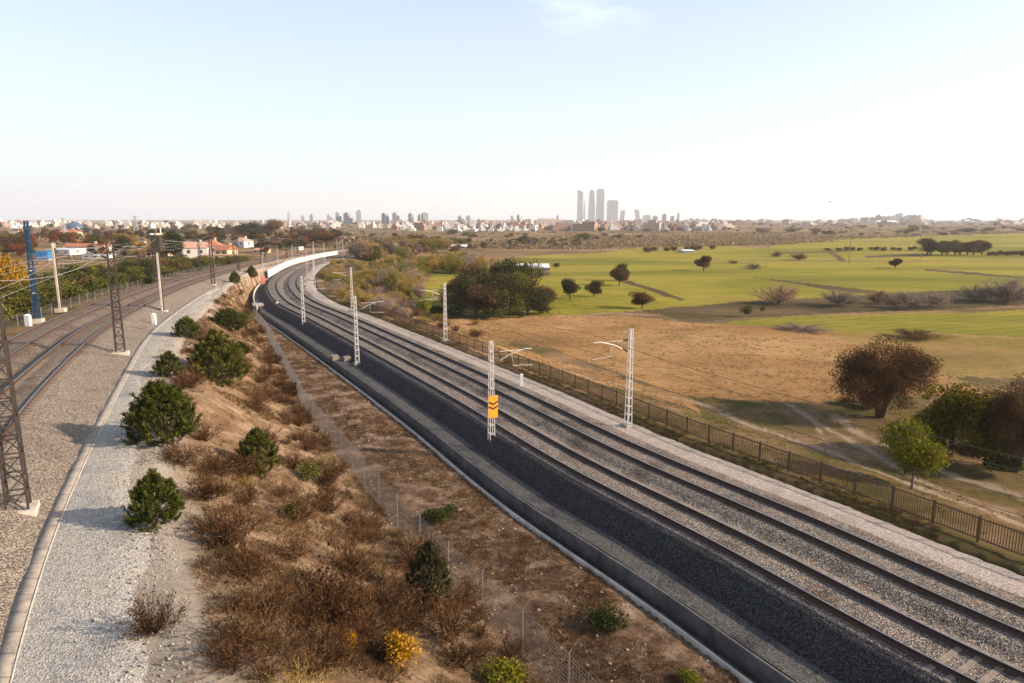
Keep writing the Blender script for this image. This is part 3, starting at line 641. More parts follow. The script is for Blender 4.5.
# blue gantry mast
bx, by = at_z(38, 322, 3.55); rz, bi = yaw(LC, LN, bx, by)
e = empty('gantry_mast', (bx, by, 3.55), rz); tag(e, 'blue lattice mast with a dark gantry beam reaching left', 'mast')
k = MB(); lattice(k, 10.3, .46, .30, 17, .07, True); k.build('lattice_column', M_blue_steel, e); footing(e, .55)
k = MB()
for s in (-.25, .25):
    for zz in (8.1, 8.55): k.bar((-.3, s, zz), (-13, s, zz), .16)
for q in range(17): k.bar((-.4 - q * .75, -.25, 8.1), (-.4 - q * .75, .25, 8.55), .05); k.bar((-.4 - q * .75, .25, 8.1), (-1.1 - q * .75, .25, 8.55), .05)
k.build('gantry_beam', M_dark_steel, e)
k = MB(); k.bar((0, -.45, 5.3), (0, .45, 5.3), .12); k.bar((0, -.45, 3.0), (0, .45, 3.0), .1); k.build('crossarm', M_galv, e)
cantilever(e, 5.6, 3.0, M_conc_pale, 1)
lm_all = [(bx, by, 3.55, bi)] + lm

# overhead wires: a contact wire and a sagging carrier over each track
def wires(C, Nn, off, zo, stations, label, hc=5.3, m=M_cable):
    e = empty('overhead_line', (0, 0, 0)); tag(e, label, 'overhead line', 'overhead lines')
    idx = sorted(set(stations)); a = MB(); b = MB()
    P = [(C[i, 0] + Nn[i, 0] * off, C[i, 1] + Nn[i, 1] * off, zo[i] + hc) for i in range(idx[0], idx[-1] + 1, 2)]
    a.tube(P, .011, 4); a.build('contact_wire', m, e)
    Q = []
    d = MB()
    for i0, i1 in zip(idx[:-1], idx[1:]):
        for i in range(i0, i1, 2):
            s = (i - i0) / (i1 - i0); Q.append((C[i, 0] + Nn[i, 0] * off, C[i, 1] + Nn[i, 1] * off, zo[i] + hc + 1.25 - 3.2 * s * (1 - s)))
            if (i - i0) % 6 == 2: d.tube([Q[-1], (Q[-1][0], Q[-1][1], zo[i] + hc)], .006, 3)
    b.tube(Q, .012, 4); b.build('carrier_wire', m, e); d.build('dropper', m, e)
st = lambda pts, C: [max(pts[0][3] - 45, 2)] + [p[3] for p in pts]
wires(RC, RN, -2.1, Z0, st(mast_pts[-1], RC), 'overhead line above the lower track nearer the orange sign mast')
wires(RC, RN, 2.1, Z0, st(mast_pts[1], RC), 'overhead line above the lower track nearer the bar fence')
wires(LC, LN, 2.0, ZL, st(um, LC), 'overhead line above the upper track nearer the access road', m=M_cable_pale)
wires(LC, LN, -2.0, ZL, [max(lm_all[0][3] - 45, 2)] + [p[3] for p in lm_all], 'overhead line above the upper track nearer the blue mast', m=M_cable_pale)
def feeder(P, label, sag=.8, r=.014):
    k = MB(); Q = []
    for a, b in zip(P[:-1], P[1:]):
        a = np.array(a); b = np.array(b)
        for s in np.linspace(0, 1, 12, endpoint=False): Q.append(tuple(a + (b - a) * s - np.array([0, 0, sag * 4 * s * (1 - s)])))
    Q.append(P[-1]); k.tube(Q, r, 4); tag(k.build('feeder_cable', M_cable_pale), label, 'cable', 'feeder cables')
feeder([(bx - 9, by - 26, 13.6), (bx, by, 13.1)] + [(p[0], p[1], p[2] + 8.0) for p in lm[:3]], 'feeder cable strung from the top of the blue mast')
feeder([(p[0], p[1], p[2] + 8.3) for p in um[:5]], 'feeder cable strung along the dark road side masts', .7)

# ------------------------------------------------------------------ fences
def arc(C, i0, off, length, step):
    """points every `step` metres along an offset of a line"""
    P = []; k = i0; acc = 0; last = None
    return None
def offset_points(C, Nn, off, i0, i1, step):
    o = off[i0:i1] if hasattr(off, '__len__') else off
    P = C[i0:i1] + Nn[i0:i1] * (o[:, None] if hasattr(o, '__len__') else o)
    L = np.concatenate([[0], np.cumsum(np.hypot(*np.diff(P, axis=0).T))]); q = np.arange(0, L[-1], step)
    return np.stack([np.interp(q, L, P[:, 0]), np.interp(q, L, P[:, 1])], 1)
i0 = int(np.argmin(abs(RY - 14))); i1 = int(np.argmin(abs(RY - 106)))
FP = offset_points(RC, RN, 7.65, i0, i1, 2.0)[:96]
fe = empty('bar_fence', (0, 0, 0)); tag(fe, 'long dark brown bar fence along the pale gravel path', 'fence')
fz = terrain(FP[:, 0], FP[:, 1])
fz = np.convolve(np.pad(fz, 2, 'edge'), np.ones(5) / 5, 'valid')
for (x, y), z in zip(FP, fz):
    k = MB(); k.box(-.035, .035, -.035, .035, -.3, 1.28); k.build('post', M_fence, fe, (x, y, z))
for q in range(len(FP) - 1):
    a = np.array([*FP[q], fz[q]]); b = np.array([*FP[q + 1], fz[q + 1]]); up = np.array([0, 0, 1.0]); k = MB(); d = (b - a)
    for h in (.2, 1.14): k.bar(a + d * .02 + up * h, b - d * .02 + up * h, .035, .05)
    for s in np.linspace(.04, .96, 17): k.bar(a + d * s + up * .14, a + d * s + up * 1.22, .024)
    k.build('panel', M_fence, fe)
def chain(P, z, w, h0, h1):
    k = MB(); n = len(P); T = np.gradient(P, axis=0); T /= np.hypot(*T.T)[:, None]; Nn = np.stack([T[:, 1], -T[:, 0]], 1); V = []
    for i in range(n):
        a = P[i] - Nn[i] * w / 2; b = P[i] + Nn[i] * w / 2
        V += [(a[0], a[1], z[i] + h0), (b[0], b[1], z[i] + h0), (b[0], b[1], z[i] + h1), (a[0], a[1], z[i] + h1)]
    F = [(i * 4 + q, i * 4 + (q + 1) % 4, i * 4 + 4 + (q + 1) % 4, i * 4 + 4 + q) for i in range(n - 1) for q in range(4)]
    k.add(V, F + [(3, 2, 1, 0), tuple((n - 1) * 4 + q for q in range(4))]); return k


def wire_fence(name, P, z, h, label, bent, seed, mesh_step=.16, strands=13, netr=.0035):
    e = empty(name, (0, 0, 0)); tag(e, label, 'fence')
    for (x, y), zz, t in zip(P, z, np.gradient(P, axis=0)):
        k = MB(); n = np.array([t[1], -t[0]]) / np.hypot(*t)
        top = [(0, 0, -.3), (0, 0, h)] + ([(n[0] * .28, n[1] * .28, h + .3)] if bent else [])
        k.tube(top, .025, 6); k.build('post', M_wire, e, (x, y, zz))
    k = MB()
    for q in range(len(P) - 1):
        a = np.array([*P[q], z[q]]); b = np.array([*P[q + 1], z[q + 1]]); up = np.array([0, 0, 1.0])
        for hh in np.linspace(.05, h - .04, strands): k.bar(a + up * hh, b + up * hh, netr * 2)
        ln = np.linalg.norm(b - a); n = int(ln / mesh_step)
        for s in (np.arange(n) + .5) / n: k.bar(a + (b - a) * s + up * .05, a + (b - a) * s + up * (h - .04), netr * 2)
    k.build('netting', M_wire, e); return e
i0 = int(np.argmin(abs(RY - 15))); i1 = int(np.argmin(abs(RY - 112)))
WP = offset_points(RC, RN, -WEDGE + .1, i0, i1, 3.0); WP = WP[WP[:, 1] > 11]
wire_fence('wire_fence', WP, terrain(WP[:, 0], WP[:, 1]), 1.9, 'grey wire netting fence with bent top posts at the foot of the scrub slope', True, 1)
i0 = int(np.argmin(abs(LY - 40))); i1 = int(np.argmin(abs(LY - 190)))
HP = offset_points(LC, LN, -7.4, i0, i1, 3.2)
wire_fence('wire_fence', HP, terrain(HP[:, 0], HP[:, 1]), 1.25, 'grey wire netting fence between the upper line and the green hedge', False, 2, .3, 6, .004)
# ------------------------------------------------------------------ plants
def unit(v): return v / np.maximum(np.linalg.norm(v, axis=-1, keepdims=True), 1e-9)
def diamonds(c, u, L, w, rng, rnd):
    """one diamond-shaped leaf or needle tuft per row"""
    n = len(c); r = unit(rng.normal(size=(n, 3))); s = unit(np.cross(u, r)); L = np.asarray(L)[:, None]; w = np.asarray(w)[:, None]
    V = np.stack([c - u * L * .5, c + s * w * .5, c + u * L * .5, c - s * w * .5], 1).reshape(-1, 3)
    F = np.arange(n * 4).reshape(-1, 4); return V, F, np.repeat(rnd, 4)
def twigs(a, b, w, rng, rnd):
    n = len(a); d = unit(b - a); s = unit(np.cross(d, unit(rng.normal(size=(n, 3))))) * (np.asarray(w)[:, None] * .5)
    V = np.stack([a - s, a + s, b], 1).reshape(-1, 3); F = np.arange(n * 3).reshape(-1, 3); return V, F, np.repeat(rnd, 3)
def joinp(parts):
    V = []; F = []; R = []; n = 0
    for v, f, r in parts: V.append(v); F.append(f + n); R.append(r); n += len(v)
    return np.concatenate(V), F, np.concatenate(R)
def lobes_crown(rng, lobes, n, size, flat=.5, clump=.45, thin=1.7, hf=1.0):
    lobes = np.array(lobes, float); w = (lobes[:, 3] * lobes[:, 4] * lobes[:, 5]) ** .8; k = rng.choice(len(lobes), n, p=w / w.sum())
    d = unit(rng.normal(size=(n, 3))); r = rng.random(n) ** .38 * (1 + .09 * rng.normal(size=n))
    c = lobes[k, :3] + d * lobes[k, 3:] * r[:, None]
    keep = fbm(c[:, 0] * 1.3 * hf + c[:, 2] * hf, c[:, 1] * 1.3 * hf - c[:, 2] * .8 * hf, 3) > -.16
    c = c[keep]; d = d[keep]; k = k[keep]; n = len(c)
    u = unit(d * .5 + rng.normal(size=(n, 3)) * flat)
    tone = rng.random(len(lobes)); rnd = np.clip(clump * tone[k] + (1 - clump) * rng.random(n), 0, 1)
    L = size * (.6 + .8 * rng.random(n)); return diamonds(c, u, L, L / thin, rng, rnd)
def skeleton(rng, h, r0, ends, base=.35, n=6):
    k = MB(); top = np.array([rng.normal() * .04 * h, rng.normal() * .04 * h, h])
    k.tube([(0, 0, -.3), tuple(top * .3 + [0, 0, 0]), tuple(top * .65), tuple(top)], [r0 * 1.3, r0, r0 * .7, r0 * .25], n)
    for e in ends:
        s = base + rng.random() * (.85 - base) * .7; a = top * s; e = np.array(e, float); m = a * .45 + e * .55 + [0, 0, -.05 * h]
        k.tube([tuple(a), tuple(m), tuple(e)], [r0 * .5, r0 * .3, r0 * .08], 5)
    return k

def t_round(seed, h=5.0, wd=5.0, trunk=.28, nl=10, n=5200, size=.26, r0=.14, dense=1.0):
    rng = np.random.default_rng(seed); L = []; hc = h * (1 - trunk)
    for q in range(nl):
        a = q * 2.4 + rng.random() * .7; rr = wd * .5 * (.25 + .45 * rng.random()); z = h * trunk + hc * (.28 + .5 * ((q * .618) % 1))
        s = (.20 + .10 * rng.random()) * wd * dense; L.append((rr * math.cos(a), rr * math.sin(a), z, s, s, s * .78 * hc / wd * 1.15))
    L.append((0, 0, h - hc * .3, wd * .24, wd * .24, hc * .27)); L.append((0, 0, h * trunk + hc * .4, wd * .3, wd * .3, hc * .3))
    V, F, R = lobes_crown(rng, L, n, size); return dict(crown=mesh_np('crown', V, F, R), trunk=skeleton(rng, h * .8, r0, [l[:3] for l in L[:-1]]).mesh('trunk', True), h=h, w=wd)
def t_bare(seed, h=4.0, wd=4.4, n=4200, leafn=2600, tw=.028):
    rng = np.random.default_rng(seed); m = 34; a = rng.random(m) * 6.28; tilt = rng.random(m) ** .7 * 1.15
    d = np.stack([np.cos(a) * np.sin(tilt), np.sin(a) * np.sin(tilt), np.cos(tilt)], 1); Lb = h * (.55 + .4 * rng.random(m)) ; st = np.zeros((m, 3)); st[:, 2] = h * .12 * rng.random(m)
    en = st + d * Lb[:, None] * [wd / h, wd / h, 1]
    Lb2 = 1; p = [twigs(st, st + (en - st) * .8, np.full(m, tw * 2.2), rng, rng.random(m) * .4)]
    q = rng.integers(0, m, n); s = .25 + .72 * rng.random(n); c = st[q] + (en[q] - st[q]) * s[:, None]
    dd = unit(d[q] + rng.normal(size=(n, 3)) * .65); e = c + dd * (h * (.10 + .16 * rng.random(n)))[:, None]; p.append(twigs(c, e, np.full(n, tw), rng, rng.random(n)))
    if leafn:
        k = rng.integers(0, n, leafn); cc = e[k] + rng.normal(size=(leafn, 3)) * .07 * h; L = .045 * h * (.6 + .8 * rng.random(leafn)); p.append(diamonds(cc, unit(rng.normal(size=(leafn, 3))), L, L * .6, rng, .5 + .5 * rng.random(leafn)))
    V, F, R = joinp(p); return dict(crown=mesh_np('crown', V, F, R), trunk=None, h=h, w=wd)
def t_pinebush(seed, h=3.0, wd=2.9, shoots=330, per=80):
    """young pine: shoots that all turn upward, each a brush of needles"""
    rng = np.random.default_rng(seed); zt = rng.random(shoots) ** .8; ang = rng.random(shoots) * 6.28
    prof = np.interp(zt, [0, .15, .45, .8, 1], [.85, 1.02, 1.0, .62, .12]) * (1 + .13 * rng.normal(size=shoots))
    rr = wd * .5 * prof * (.62 + .38 * rng.random(shoots) ** .5)
    tip = np.stack([np.cos(ang) * rr, np.sin(ang) * rr, h * (.08 + .92 * zt) * (1 + .05 * rng.normal(size=shoots))], 1)
    out = np.stack([np.cos(ang), np.sin(ang), np.full(shoots, .75) + zt], 1); out = unit(out + rng.normal(size=out.shape) * .25); ln = .38 + .3 * rng.random(shoots)
    q = np.repeat(np.arange(shoots), per); s = rng.random(len(q)) ** .7
    c = tip[q] - out[q] * (ln[q] * (1 - s))[:, None]; u = unit(out[q] * .8 + rng.normal(size=c.shape) * .65)
    L = .11 + .11 * rng.random(len(q)); c = c + u * (L * .5)[:, None]
    tone = rng.random(shoots); rnd = np.clip(.42 * tone[q] + .2 * rng.random(len(q)) + .4 * s - .05, 0, 1)
    k = skeleton(rng, h * .85, .07, tip[::9] * [.8, .8, .95], .1, 5); V, F, R = diamonds(c, u, L, L * .2, rng, rnd)
    return dict(crown=mesh_np('crown', V, F, R), trunk=k.mesh('trunk', True), h=h, w=wd)
def t_shrub(seed, h=2.2, wd=2.6, n=1500, size=.16, nl=6, lo=.12):
    rng = np.random.default_rng(seed); L = []
    for q in range(nl):
        a = q * 2.4 + rng.random(); rr = wd * .28 * rng.random() ** .4 * (1 if q else 0); s = wd * (.2 + .12 * rng.random()); L.append((rr * math.cos(a), rr * math.sin(a), h * (lo + .28 + .22 * rng.random()), s, s, h * (.28 + .12 * rng.random())))
    V, F, R = lobes_crown(rng, L, n, size); V[:, 2] = np.maximum(V[:, 2], -.05); return dict(crown=mesh_np('crown', V, F, R), trunk=None, h=h, w=wd)
def t_dry(seed, h=1.2, wd=1.9, m=60, n=900, leafn=700):
    """dry broom: wiry stems fanning from the root with side twigs and a few dead leaves"""
    rng = np.random.default_rng(seed); a = rng.random(m) * 6.28; tilt = (rng.random(m) ** .6) * 1.25
    d = np.stack([np.cos(a) * np.sin(tilt), np.sin(a) * np.sin(tilt), np.cos(tilt) + .12], 1); st = rng.normal(size=(m, 3)) * [.12, .12, 0]
    en = st + d * (h * (.6 + .5 * rng.random(m)))[:, None] * [wd / h * .55, wd / h * .55, 1]
    p = [twigs(st, en, np.full(m, .022), rng, rng.random(m))]
    q = rng.integers(0, m, n); s = .2 + .8 * rng.random(n); c = st[q] + (en[q] - st[q]) * s[:, None]; dd = unit(d[q] + rng.normal(size=(n, 3)) * .6 + [0, 0, .2])
    e = c + dd * (.14 + .28 * rng.random(n))[:, None]; p.append(twigs(c, e, np.full(n, .016), rng, rng.random(n)))
    k = rng.integers(0, n, leafn); cc = c[k] + (e[k] - c[k]) * rng.random(leafn)[:, None] + rng.normal(size=(leafn, 3)) * .04; L = .05 + .05 * rng.random(leafn); p.append(diamonds(cc, unit(rng.normal(size=(leafn, 3))), L, L * .5, rng, rng.random(leafn) * .8))
    V, F, R = joinp(p); return dict(crown=mesh_np('crown', V, F, R), trunk=None, h=h, w=wd)

def t_dome(seed, h=6.6, wd=8.8, n=60000, size=.115):
    rng = np.random.default_rng(seed); L = []
    for q in range(90):
        d = unit(rng.normal(size=3)); r = rng.random() ** .4; s = wd * (.085 + .055 * rng.random())
        p = d * r * np.array([wd * .40, wd * .40, h * .36]); p[2] += h * .55
        if p[2] < h * .42: p[:2] *= 1.08
        L.append((*p, s, s, s * .8))
    V, F, R = lobes_crown(rng, L, n, size, clump=.5, hf=2.2)
    k = MB(); 
    for q in range(4):
        a = q * 1.6 + .4; t = np.array([math.cos(a) * wd * .16, math.sin(a) * wd * .16, h * .55]); k.tube([(.12 * math.cos(a), .12 * math.sin(a), -.3), tuple(t * [.35, .35, .4]), tuple(t)], [.17, .13, .07], 6)
        for w in range(5):
            e = np.array(L[(q * 5 + w) % len(L)][:3]); k.tube([tuple(t * [.6, .6, .62]), tuple((t * .5 + e * .5)), tuple(e)], [.07, .05, .015], 5)
    return dict(crown=mesh_np('crown', V, F, R), trunk=k.mesh('trunk', True), h=h, w=wd)
LIB = dict(
    round=[t_round(11, 5, 5, .14, 12, 8000, .24), t_round(12, 5, 5.2, .12, 13, 8000, .24), t_round(13, 5.2, 4.6, .16, 12, 8000, .24)],
    oak=[t_dome(21)],
    young=[t_round(31, 5.0, 4.6, .12, 14, 11000, .17, .09)],
    umbrella=[t_round(41, 7.5, 7.0, .08, 17, 12000, .27, .2), t_round(42, 8.2, 7.2, .08, 18, 12000, .27, .22), t_round(43, 6.8, 6.6, .08, 16, 11000, .27, .2)],
    tall=[t_round(51, 8.5, 5.0, .12, 13, 5500, .34, .15), t_round(52, 9, 4.6, .1, 12, 5200, .34, .15)],
    bare=[t_bare(61), t_bare(62, 4.2, 5.2), t_bare(63, 3.6, 4.2)],
    baretall=[t_bare(66, 7.5, 4.6, 4600, 2600, .04), t_bare(67, 8.0, 4.2, 4600, 2600, .04), t_bare(68, 6.6, 5.0, 4600, 2600, .04)],
    pine=[t_pinebush(71), t_pinebush(72, 2.8, 3.1), t_pinebush(73, 3.2, 2.7)],
    shrub=[t_shrub(81), t_shrub(82, 2.0, 2.8), t_shrub(83, 2.6, 2.4), t_shrub(84, 1.8, 3.0)],
    dry=[t_dry(91), t_dry(92, 1.0, 2.2), t_dry(93, 1.5, 1.8), t_dry(94, .8, 1.7), t_dry(95, 1.3, 2.4)],
    far=[t_shrub(101, 3, 3.6, 420, .5, 5, .05), t_shrub(102, 3.4, 3.2, 420, .5, 5, .05), t_shrub(103, 2.6, 4.4, 420, .5, 6, .05)],
)
def plant(lib, var, x, y, z, h, w, leaf, name, label, cat, group=None, rz=None, bark=None):
    T = LIB[lib][var % len(LIB[lib])]; sz = h / T['h']; sx = w / T['w']; rz = RNG.random() * 6.28 if rz is None else rz
    def crownob(nm):
        if not T['crown'].materials: T['crown'].materials.append(LEAF[leaf])
        o = bpy.data.objects.new(nm, T['crown']); COL.objects.link(o)
        o.material_slots[0].link = 'OBJECT'; o.material_slots[0].material = LEAF[leaf]; return o
    if T['trunk'] is None:
        o = crownob(name)
    else:
        o = empty(name)
        c = crownob('crown'); c.parent = o
        if not T['trunk'].materials: T['trunk'].materials.append(M_bark)
        b = bpy.data.objects.new('trunk', T['trunk']); COL.objects.link(b); b.parent = o
        if bark: b.material_slots[0].link = 'OBJECT'; b.material_slots[0].material = bark
    o.location = (x, y, z - .05); o.rotation_euler = (0, 0, rz); o.scale = (sx, sx, sz)
    return tag(o, label, cat, group)
def px_plant(lib, var, u, v, wpx, hpx, leaf, name, label, cat, group=None, bark=None, fat=1.0):
    x, y, z = G(u, v); m = mpp(y, z); return plant(lib, var, x, y, z, hpx * m * 1.03, wpx * m * fat, leaf, name, label, cat, group, bark=bark)

# pines on the embankment, each by its own look
for u, v, w, h, var, lb in (
        (218, 383, 57, 53, 0, 'largest young dark green pine on the embankment, beyond the path-side pines'),
        (163, 441, 70, 62, 1, 'broad young dark green pine casting a shadow across the access road'),
        (258.5, 473, 43, 46, 2, 'upright dark green young pine halfway down the slope'),
        (157, 523, 54, 54, 0, 'nearest bushy young pine at the edge of the access road'),
        (187, 337, 25, 21, 1, 'small dark pine bush at the road edge, beyond the largest pine'),
        (170, 376, 28, 25, 2, 'small pine bush tucked in front of the largest pine at the road edge'),
        (235, 283, 11, 12, 0, 'tiny round dark bush at the far end of the access road'),
        (252, 278, 12, 12, 2, 'tiny dark bush beside the bend, last on the embankment'),
        (430, 604, 46, 66, 2, 'dark narrow pine among brown brush at the foot of the slope'),
        (229, 330, 36, 22, 1, 'low olive pine bush high on the far slope'),
        (240, 355, 20, 14, 0, 'small low green pine seedling bush near the wire fence')):
    px_plant('pine', var, u, v, w * .95, h * .95, 'pine' if 'narrow' not in lb else 'pinedark', 'young_pine', lb, 'pine', 'young pines on the embankment')
for u, v, w, h, leaf, lb in (
        (307, 481, 30, 24, 'olive', 'small olive green bush right of the upright slope pine'),
        (293, 520, 22, 20, 'olive', 'small grey green bush on bare sandy ground mid slope'),
        (505, 690, 52, 34, 'fresh', 'bright green bush at the bottom edge by the wire fence'),
        (690, 682, 26, 14, 'fresh', 'low green tuft bush near the pale drain kerb at the bottom'),
        (402, 668, 38, 48, 'yellow', 'larger orange yellow shrub among dark brush at the bottom'),
        (351, 650, 20, 26, 'yellow', 'smaller orange yellow shrub left of the larger one'),
        (245, 325, 22, 14, 'olive', 'low olive bush on the far slope by the fence'),
        (425, 318, 20, 22, 'fresh', 'bright yellow green bush behind the bar fence near the pine clump'),
        (605, 625, 46, 20, 'darkgreen', 'low dark bush on the stony strip beside the drain kerb'),
        (440, 520, 40, 14, 'darkgreen', 'low dark creeping bush on the strip beside the wire fence')):
    px_plant('shrub', int(u), u, v, w, h, leaf, 'bush', lb, 'bush', fat=1.1)

# dry brown shrubs all over the slope
xs = []; tries = 0
named = [(155, 632, 58, 50), (248, 650, 84, 54), (292, 560, 52, 44), (330, 622, 80, 62), (385, 612, 66, 54), (448, 640, 60, 60), (320, 665, 70, 50), (225, 470, 70, 26), (178, 462, 52, 22), (190, 388, 40, 30),
         (300, 520, 50, 38), (215, 530, 66, 30), (380, 660, 50, 48), (270, 620, 54, 44), (240, 560, 50, 30), (420, 570, 56, 44), (345, 570, 50, 40), (470, 600, 44, 40), (205, 500, 46, 26), (268, 676, 60, 40), (360, 540, 40, 34)]
for u, v, w, h in named:
    x, y, z = G(u, v); m = mpp(y, z); plant('dry', len(xs), x, y, z, h * m * .8, w * m * 1.15, ['dry', 'heath', 'brown'][len(xs) % 3], 'dry_shrub', 'wiry dry brown shrub on the sandy embankment slope', 'shrub', 'dry brown shrubs on the embankment'); xs.append((x, y))
for q in range(26):
    u = 175 + 300 * RNG.random(); v = 570 + 105 * RNG.random()
    if u > 330 + (v - 480) * .75 or u < 215: continue
    x, y, z = G(u, v); s = .7 + .6 * RNG.random(); plant('dry', q, x, y, z, .8 * s, 2.0 * s, RNG.choice(['dry', 'heath', 'dry', 'brown']), 'dry_shrub', 'wiry dry brown shrub on the sandy embankment slope', 'shrub', 'dry brown shrubs on the embankment'); xs.append((x, y))
cand = 0
while len(xs) < 215 and cand < 20000:
    cand += 1; y = 13 + 125 * RNG.random() ** 1.25; x = -62 + 70 * RNG.random()
    _, dR, dL, slp, tq = terrain([x], [y], True)
    if slp[0] < .5 or tq[0] > .999 or tq[0] < .10: continue
    dens = float(fbm(np.array([x / 4.2]), np.array([y / 4.2]), 3)[0]) + .28 * (tq[0] - .35)
    if dens < RNG.random() * .22 - .02 or any((x - a) ** 2 + (y - b) ** 2 < .75 ** 2 for a, b in xs): continue
    s = .45 + .75 * RNG.random() ** 1.5; z = float(terrain(x, y)[0]); xs.append((x, y))
    plant('dry', cand, x, y, z, 1.0 * s, 1.9 * s, RNG.choice(['dry', 'heath', 'brown', 'grass', 'ochre'], p=[.52, .26, .12, .06, .04]), 'dry_shrub', 'wiry dry brown shrub on the sandy embankment slope', 'shrub', 'dry brown shrubs on the embankment')

# dead grass and low heath: countless, one mesh each
def scatter_ground(name, label, n, leaf, hmin, hmax, blades, region, dens, wid, fan=.5, rnd_pow=1.0, xw=86):
    rng = np.random.default_rng(len(name) + n); P = []; got = 0
    while got < n:
        y = 12.5 + 130 * rng.random(20000) ** 1.5; x = -66 + xw * rng.random(20000)
        z, dR, dL, slp, tq = terrain(x, y, True); k = region(x, y, dR, dL, slp, tq) & (fbm(x / 2.6 + 31, y / 2.6, 4) + .25 * fbm(x / .7, y / .7, 2) > dens - .12 * rng.random(20000))
        P.append(np.stack([x, y, z], 1)[k]); got += k.sum()
    P = np.concatenate(P)[:n]; q = np.repeat(np.arange(n), blades); h = (hmin + (hmax - hmin) * rng.random(n) ** 1.6)[q] * (.6 + .5 * rng.random(len(q)))
    a = P[q] + rng.normal(size=(len(q), 3)) * [.07, .07, 0]; a[:, 2] -= .03
    b = a + np.stack([rng.normal(size=len(q)) * fan, rng.normal(size=len(q)) * fan, np.ones(len(q))], 1) * h[:, None]
    tone = rng.random(n); V, F, R = twigs(a, b, np.full(len(q), wid), rng, np.clip(.5 * tone[q] + .5 * rng.random(len(q)), 0, 1) ** rnd_pow)
    return tag(link(name, mesh_np(name, V, F, R), LEAF[leaf]), label, 'ground cover', kind='stuff')
bank = lambda x, y, dR, dL, slp, tq: (slp > .5) & (tq > .06) & (tq < .999)
stripr = lambda x, y, dR, dL, slp, tq: (slp > .5) & (tq > .985)
scatter_ground('dead_grass', 'dead straw coloured grass over the embankment', 11000, 'grass', .08, .3, 8, bank, .03, .022, .7)
scatter_ground('heath', 'low dark brown heath over the embankment', 11000, 'heath', .12, .42, 9, bank, .08, .024, .8)
scatter_ground('strip_weeds', 'low brown weeds on the stony strip beside the drain', 12000, 'heath', .06, .26, 9, stripr, .035, .026, .9)
scatter_ground('strip_grass', 'thin dead grass on the stony strip beside the drain', 6000, 'grass', .05, .2, 7, stripr, .02, .02, .9)
verge_r = lambda x, y, dR, dL, slp, tq: (dR > 6.45) & (dR < 8.6) & (y < 125)
scatter_ground('verge_weeds', 'low weeds along the foot of the bar fence', 3000, 'olive', .06, .26, 7, verge_r, .03, .024, .8)
scatter_ground('verge_grass', 'brown grass along the foot of the bar fence', 3000, 'heath', .08, .3, 7, verge_r, .0, .024, .8)
rough = lambda x, y, dR, dL, slp, tq: (dR > 9) & (dR < 55) & (y > 20)
scatter_ground('pasture_grass', 'tufts of brown and green grass in the rough pasture', 15000, 'olive', .06, .24, 6, rough, .02, .035, .9, xw=150)
scatter_ground('stubble', 'dry stubble and straw over the tan field', 16000, 'grass', .05, .18, 5, lambda x, y, dR, dL, slp, tq: (dR > 9.5) & (dR < 90) & (y > 40) & (y < 125), .0, .04, .9, xw=150)
# pale stones lying about
def rocks():
    rng = np.random.default_rng(5); P = []; R = []
    y = 12.5 + 80 * rng.random(60000) ** 1.4; x = -45 + 65 * rng.random(60000); z, dR, dL, slp, tq = terrain(x, y, True)
    k = (slp > .5) & (tq > .1) & (rng.random(60000) < .25 + .5 * (tq > .98)); x, y, z = x[k][:2200], y[k][:2200], z[k][:2200]; n = len(x)
    s = .025 + .09 * rng.random(n) ** 4; O = np.array([[1, 0, 0], [-1, 0, 0], [0, 1, 0], [0, -1, 0], [0, 0, 1], [0, 0, -1]], float)
    V = np.stack([x, y, z + .01], 1)[:, None] + O[None] * s[:, None, None] * (.6 + .7 * rng.random((n, 6, 1))) * [1, 1, .7]
    T = np.array([[0, 2, 4], [2, 1, 4], [1, 3, 4], [3, 0, 4], [2, 0, 5], [1, 2, 5], [3, 1, 5], [0, 3, 5]]); F = (np.arange(n)[:, None, None] * 6 + T[None]).reshape(-1, 3)
    tag(link('rubble', mesh_np('rubble', V.reshape(-1, 3), F), plain('pale_stone', (.30, .23, .17), .95, var=.25, scale=8)), 'pale loose stones scattered over the embankment', 'stones', kind='stuff')
rocks()
scatter_ground('sparse_grass', 'thin scattered tufts of dry grass on the bare sandy soil', 5000, 'grass', .05, .2, 6, bank, -9, .018, .8)
def road_gravel():
    rng = np.random.default_rng(8); n = 9000; i = rng.integers(0, int(np.argmin(abs(LY - 75))), n); o = redge[i] + rng.normal(size=n) * .42 + .1; x = LC[i, 0] + LN[i, 0] * o + rng.normal(size=n) * .4; y = LC[i, 1] + LN[i, 1] * o + rng.normal(size=n) * .4
    z = np.maximum(terrain(x, y), np.where(o < redge[i] - .1, ZL[i] - 1.0, -99)); s = .018 + .035 * rng.random(n) ** 2
    O = np.array([[1, 0, 0], [-1, 0, 0], [0, 1, 0], [0, -1, 0], [0, 0, 1], [0, 0, -1]], float); V = np.stack([x, y, z + .005], 1)[:, None] + O[None] * s[:, None, None] * (.6 + .8 * rng.random((n, 6, 1)))
    T = np.array([[0, 2, 4], [2, 1, 4], [1, 3, 4], [3, 0, 4], [2, 0, 5], [1, 2, 5], [3, 1, 5], [0, 3, 5]]); F = (np.arange(n)[:, None, None] * 6 + T[None]).reshape(-1, 3)
    tag(link('road_gravel', mesh_np('road_gravel', V.reshape(-1, 3), F), plain('loose_gravel', (.27, .245, .215), .95, var=.4, scale=9)), 'loose gravel spilled along the soft edge of the access road', 'gravel', kind='stuff')
road_gravel()

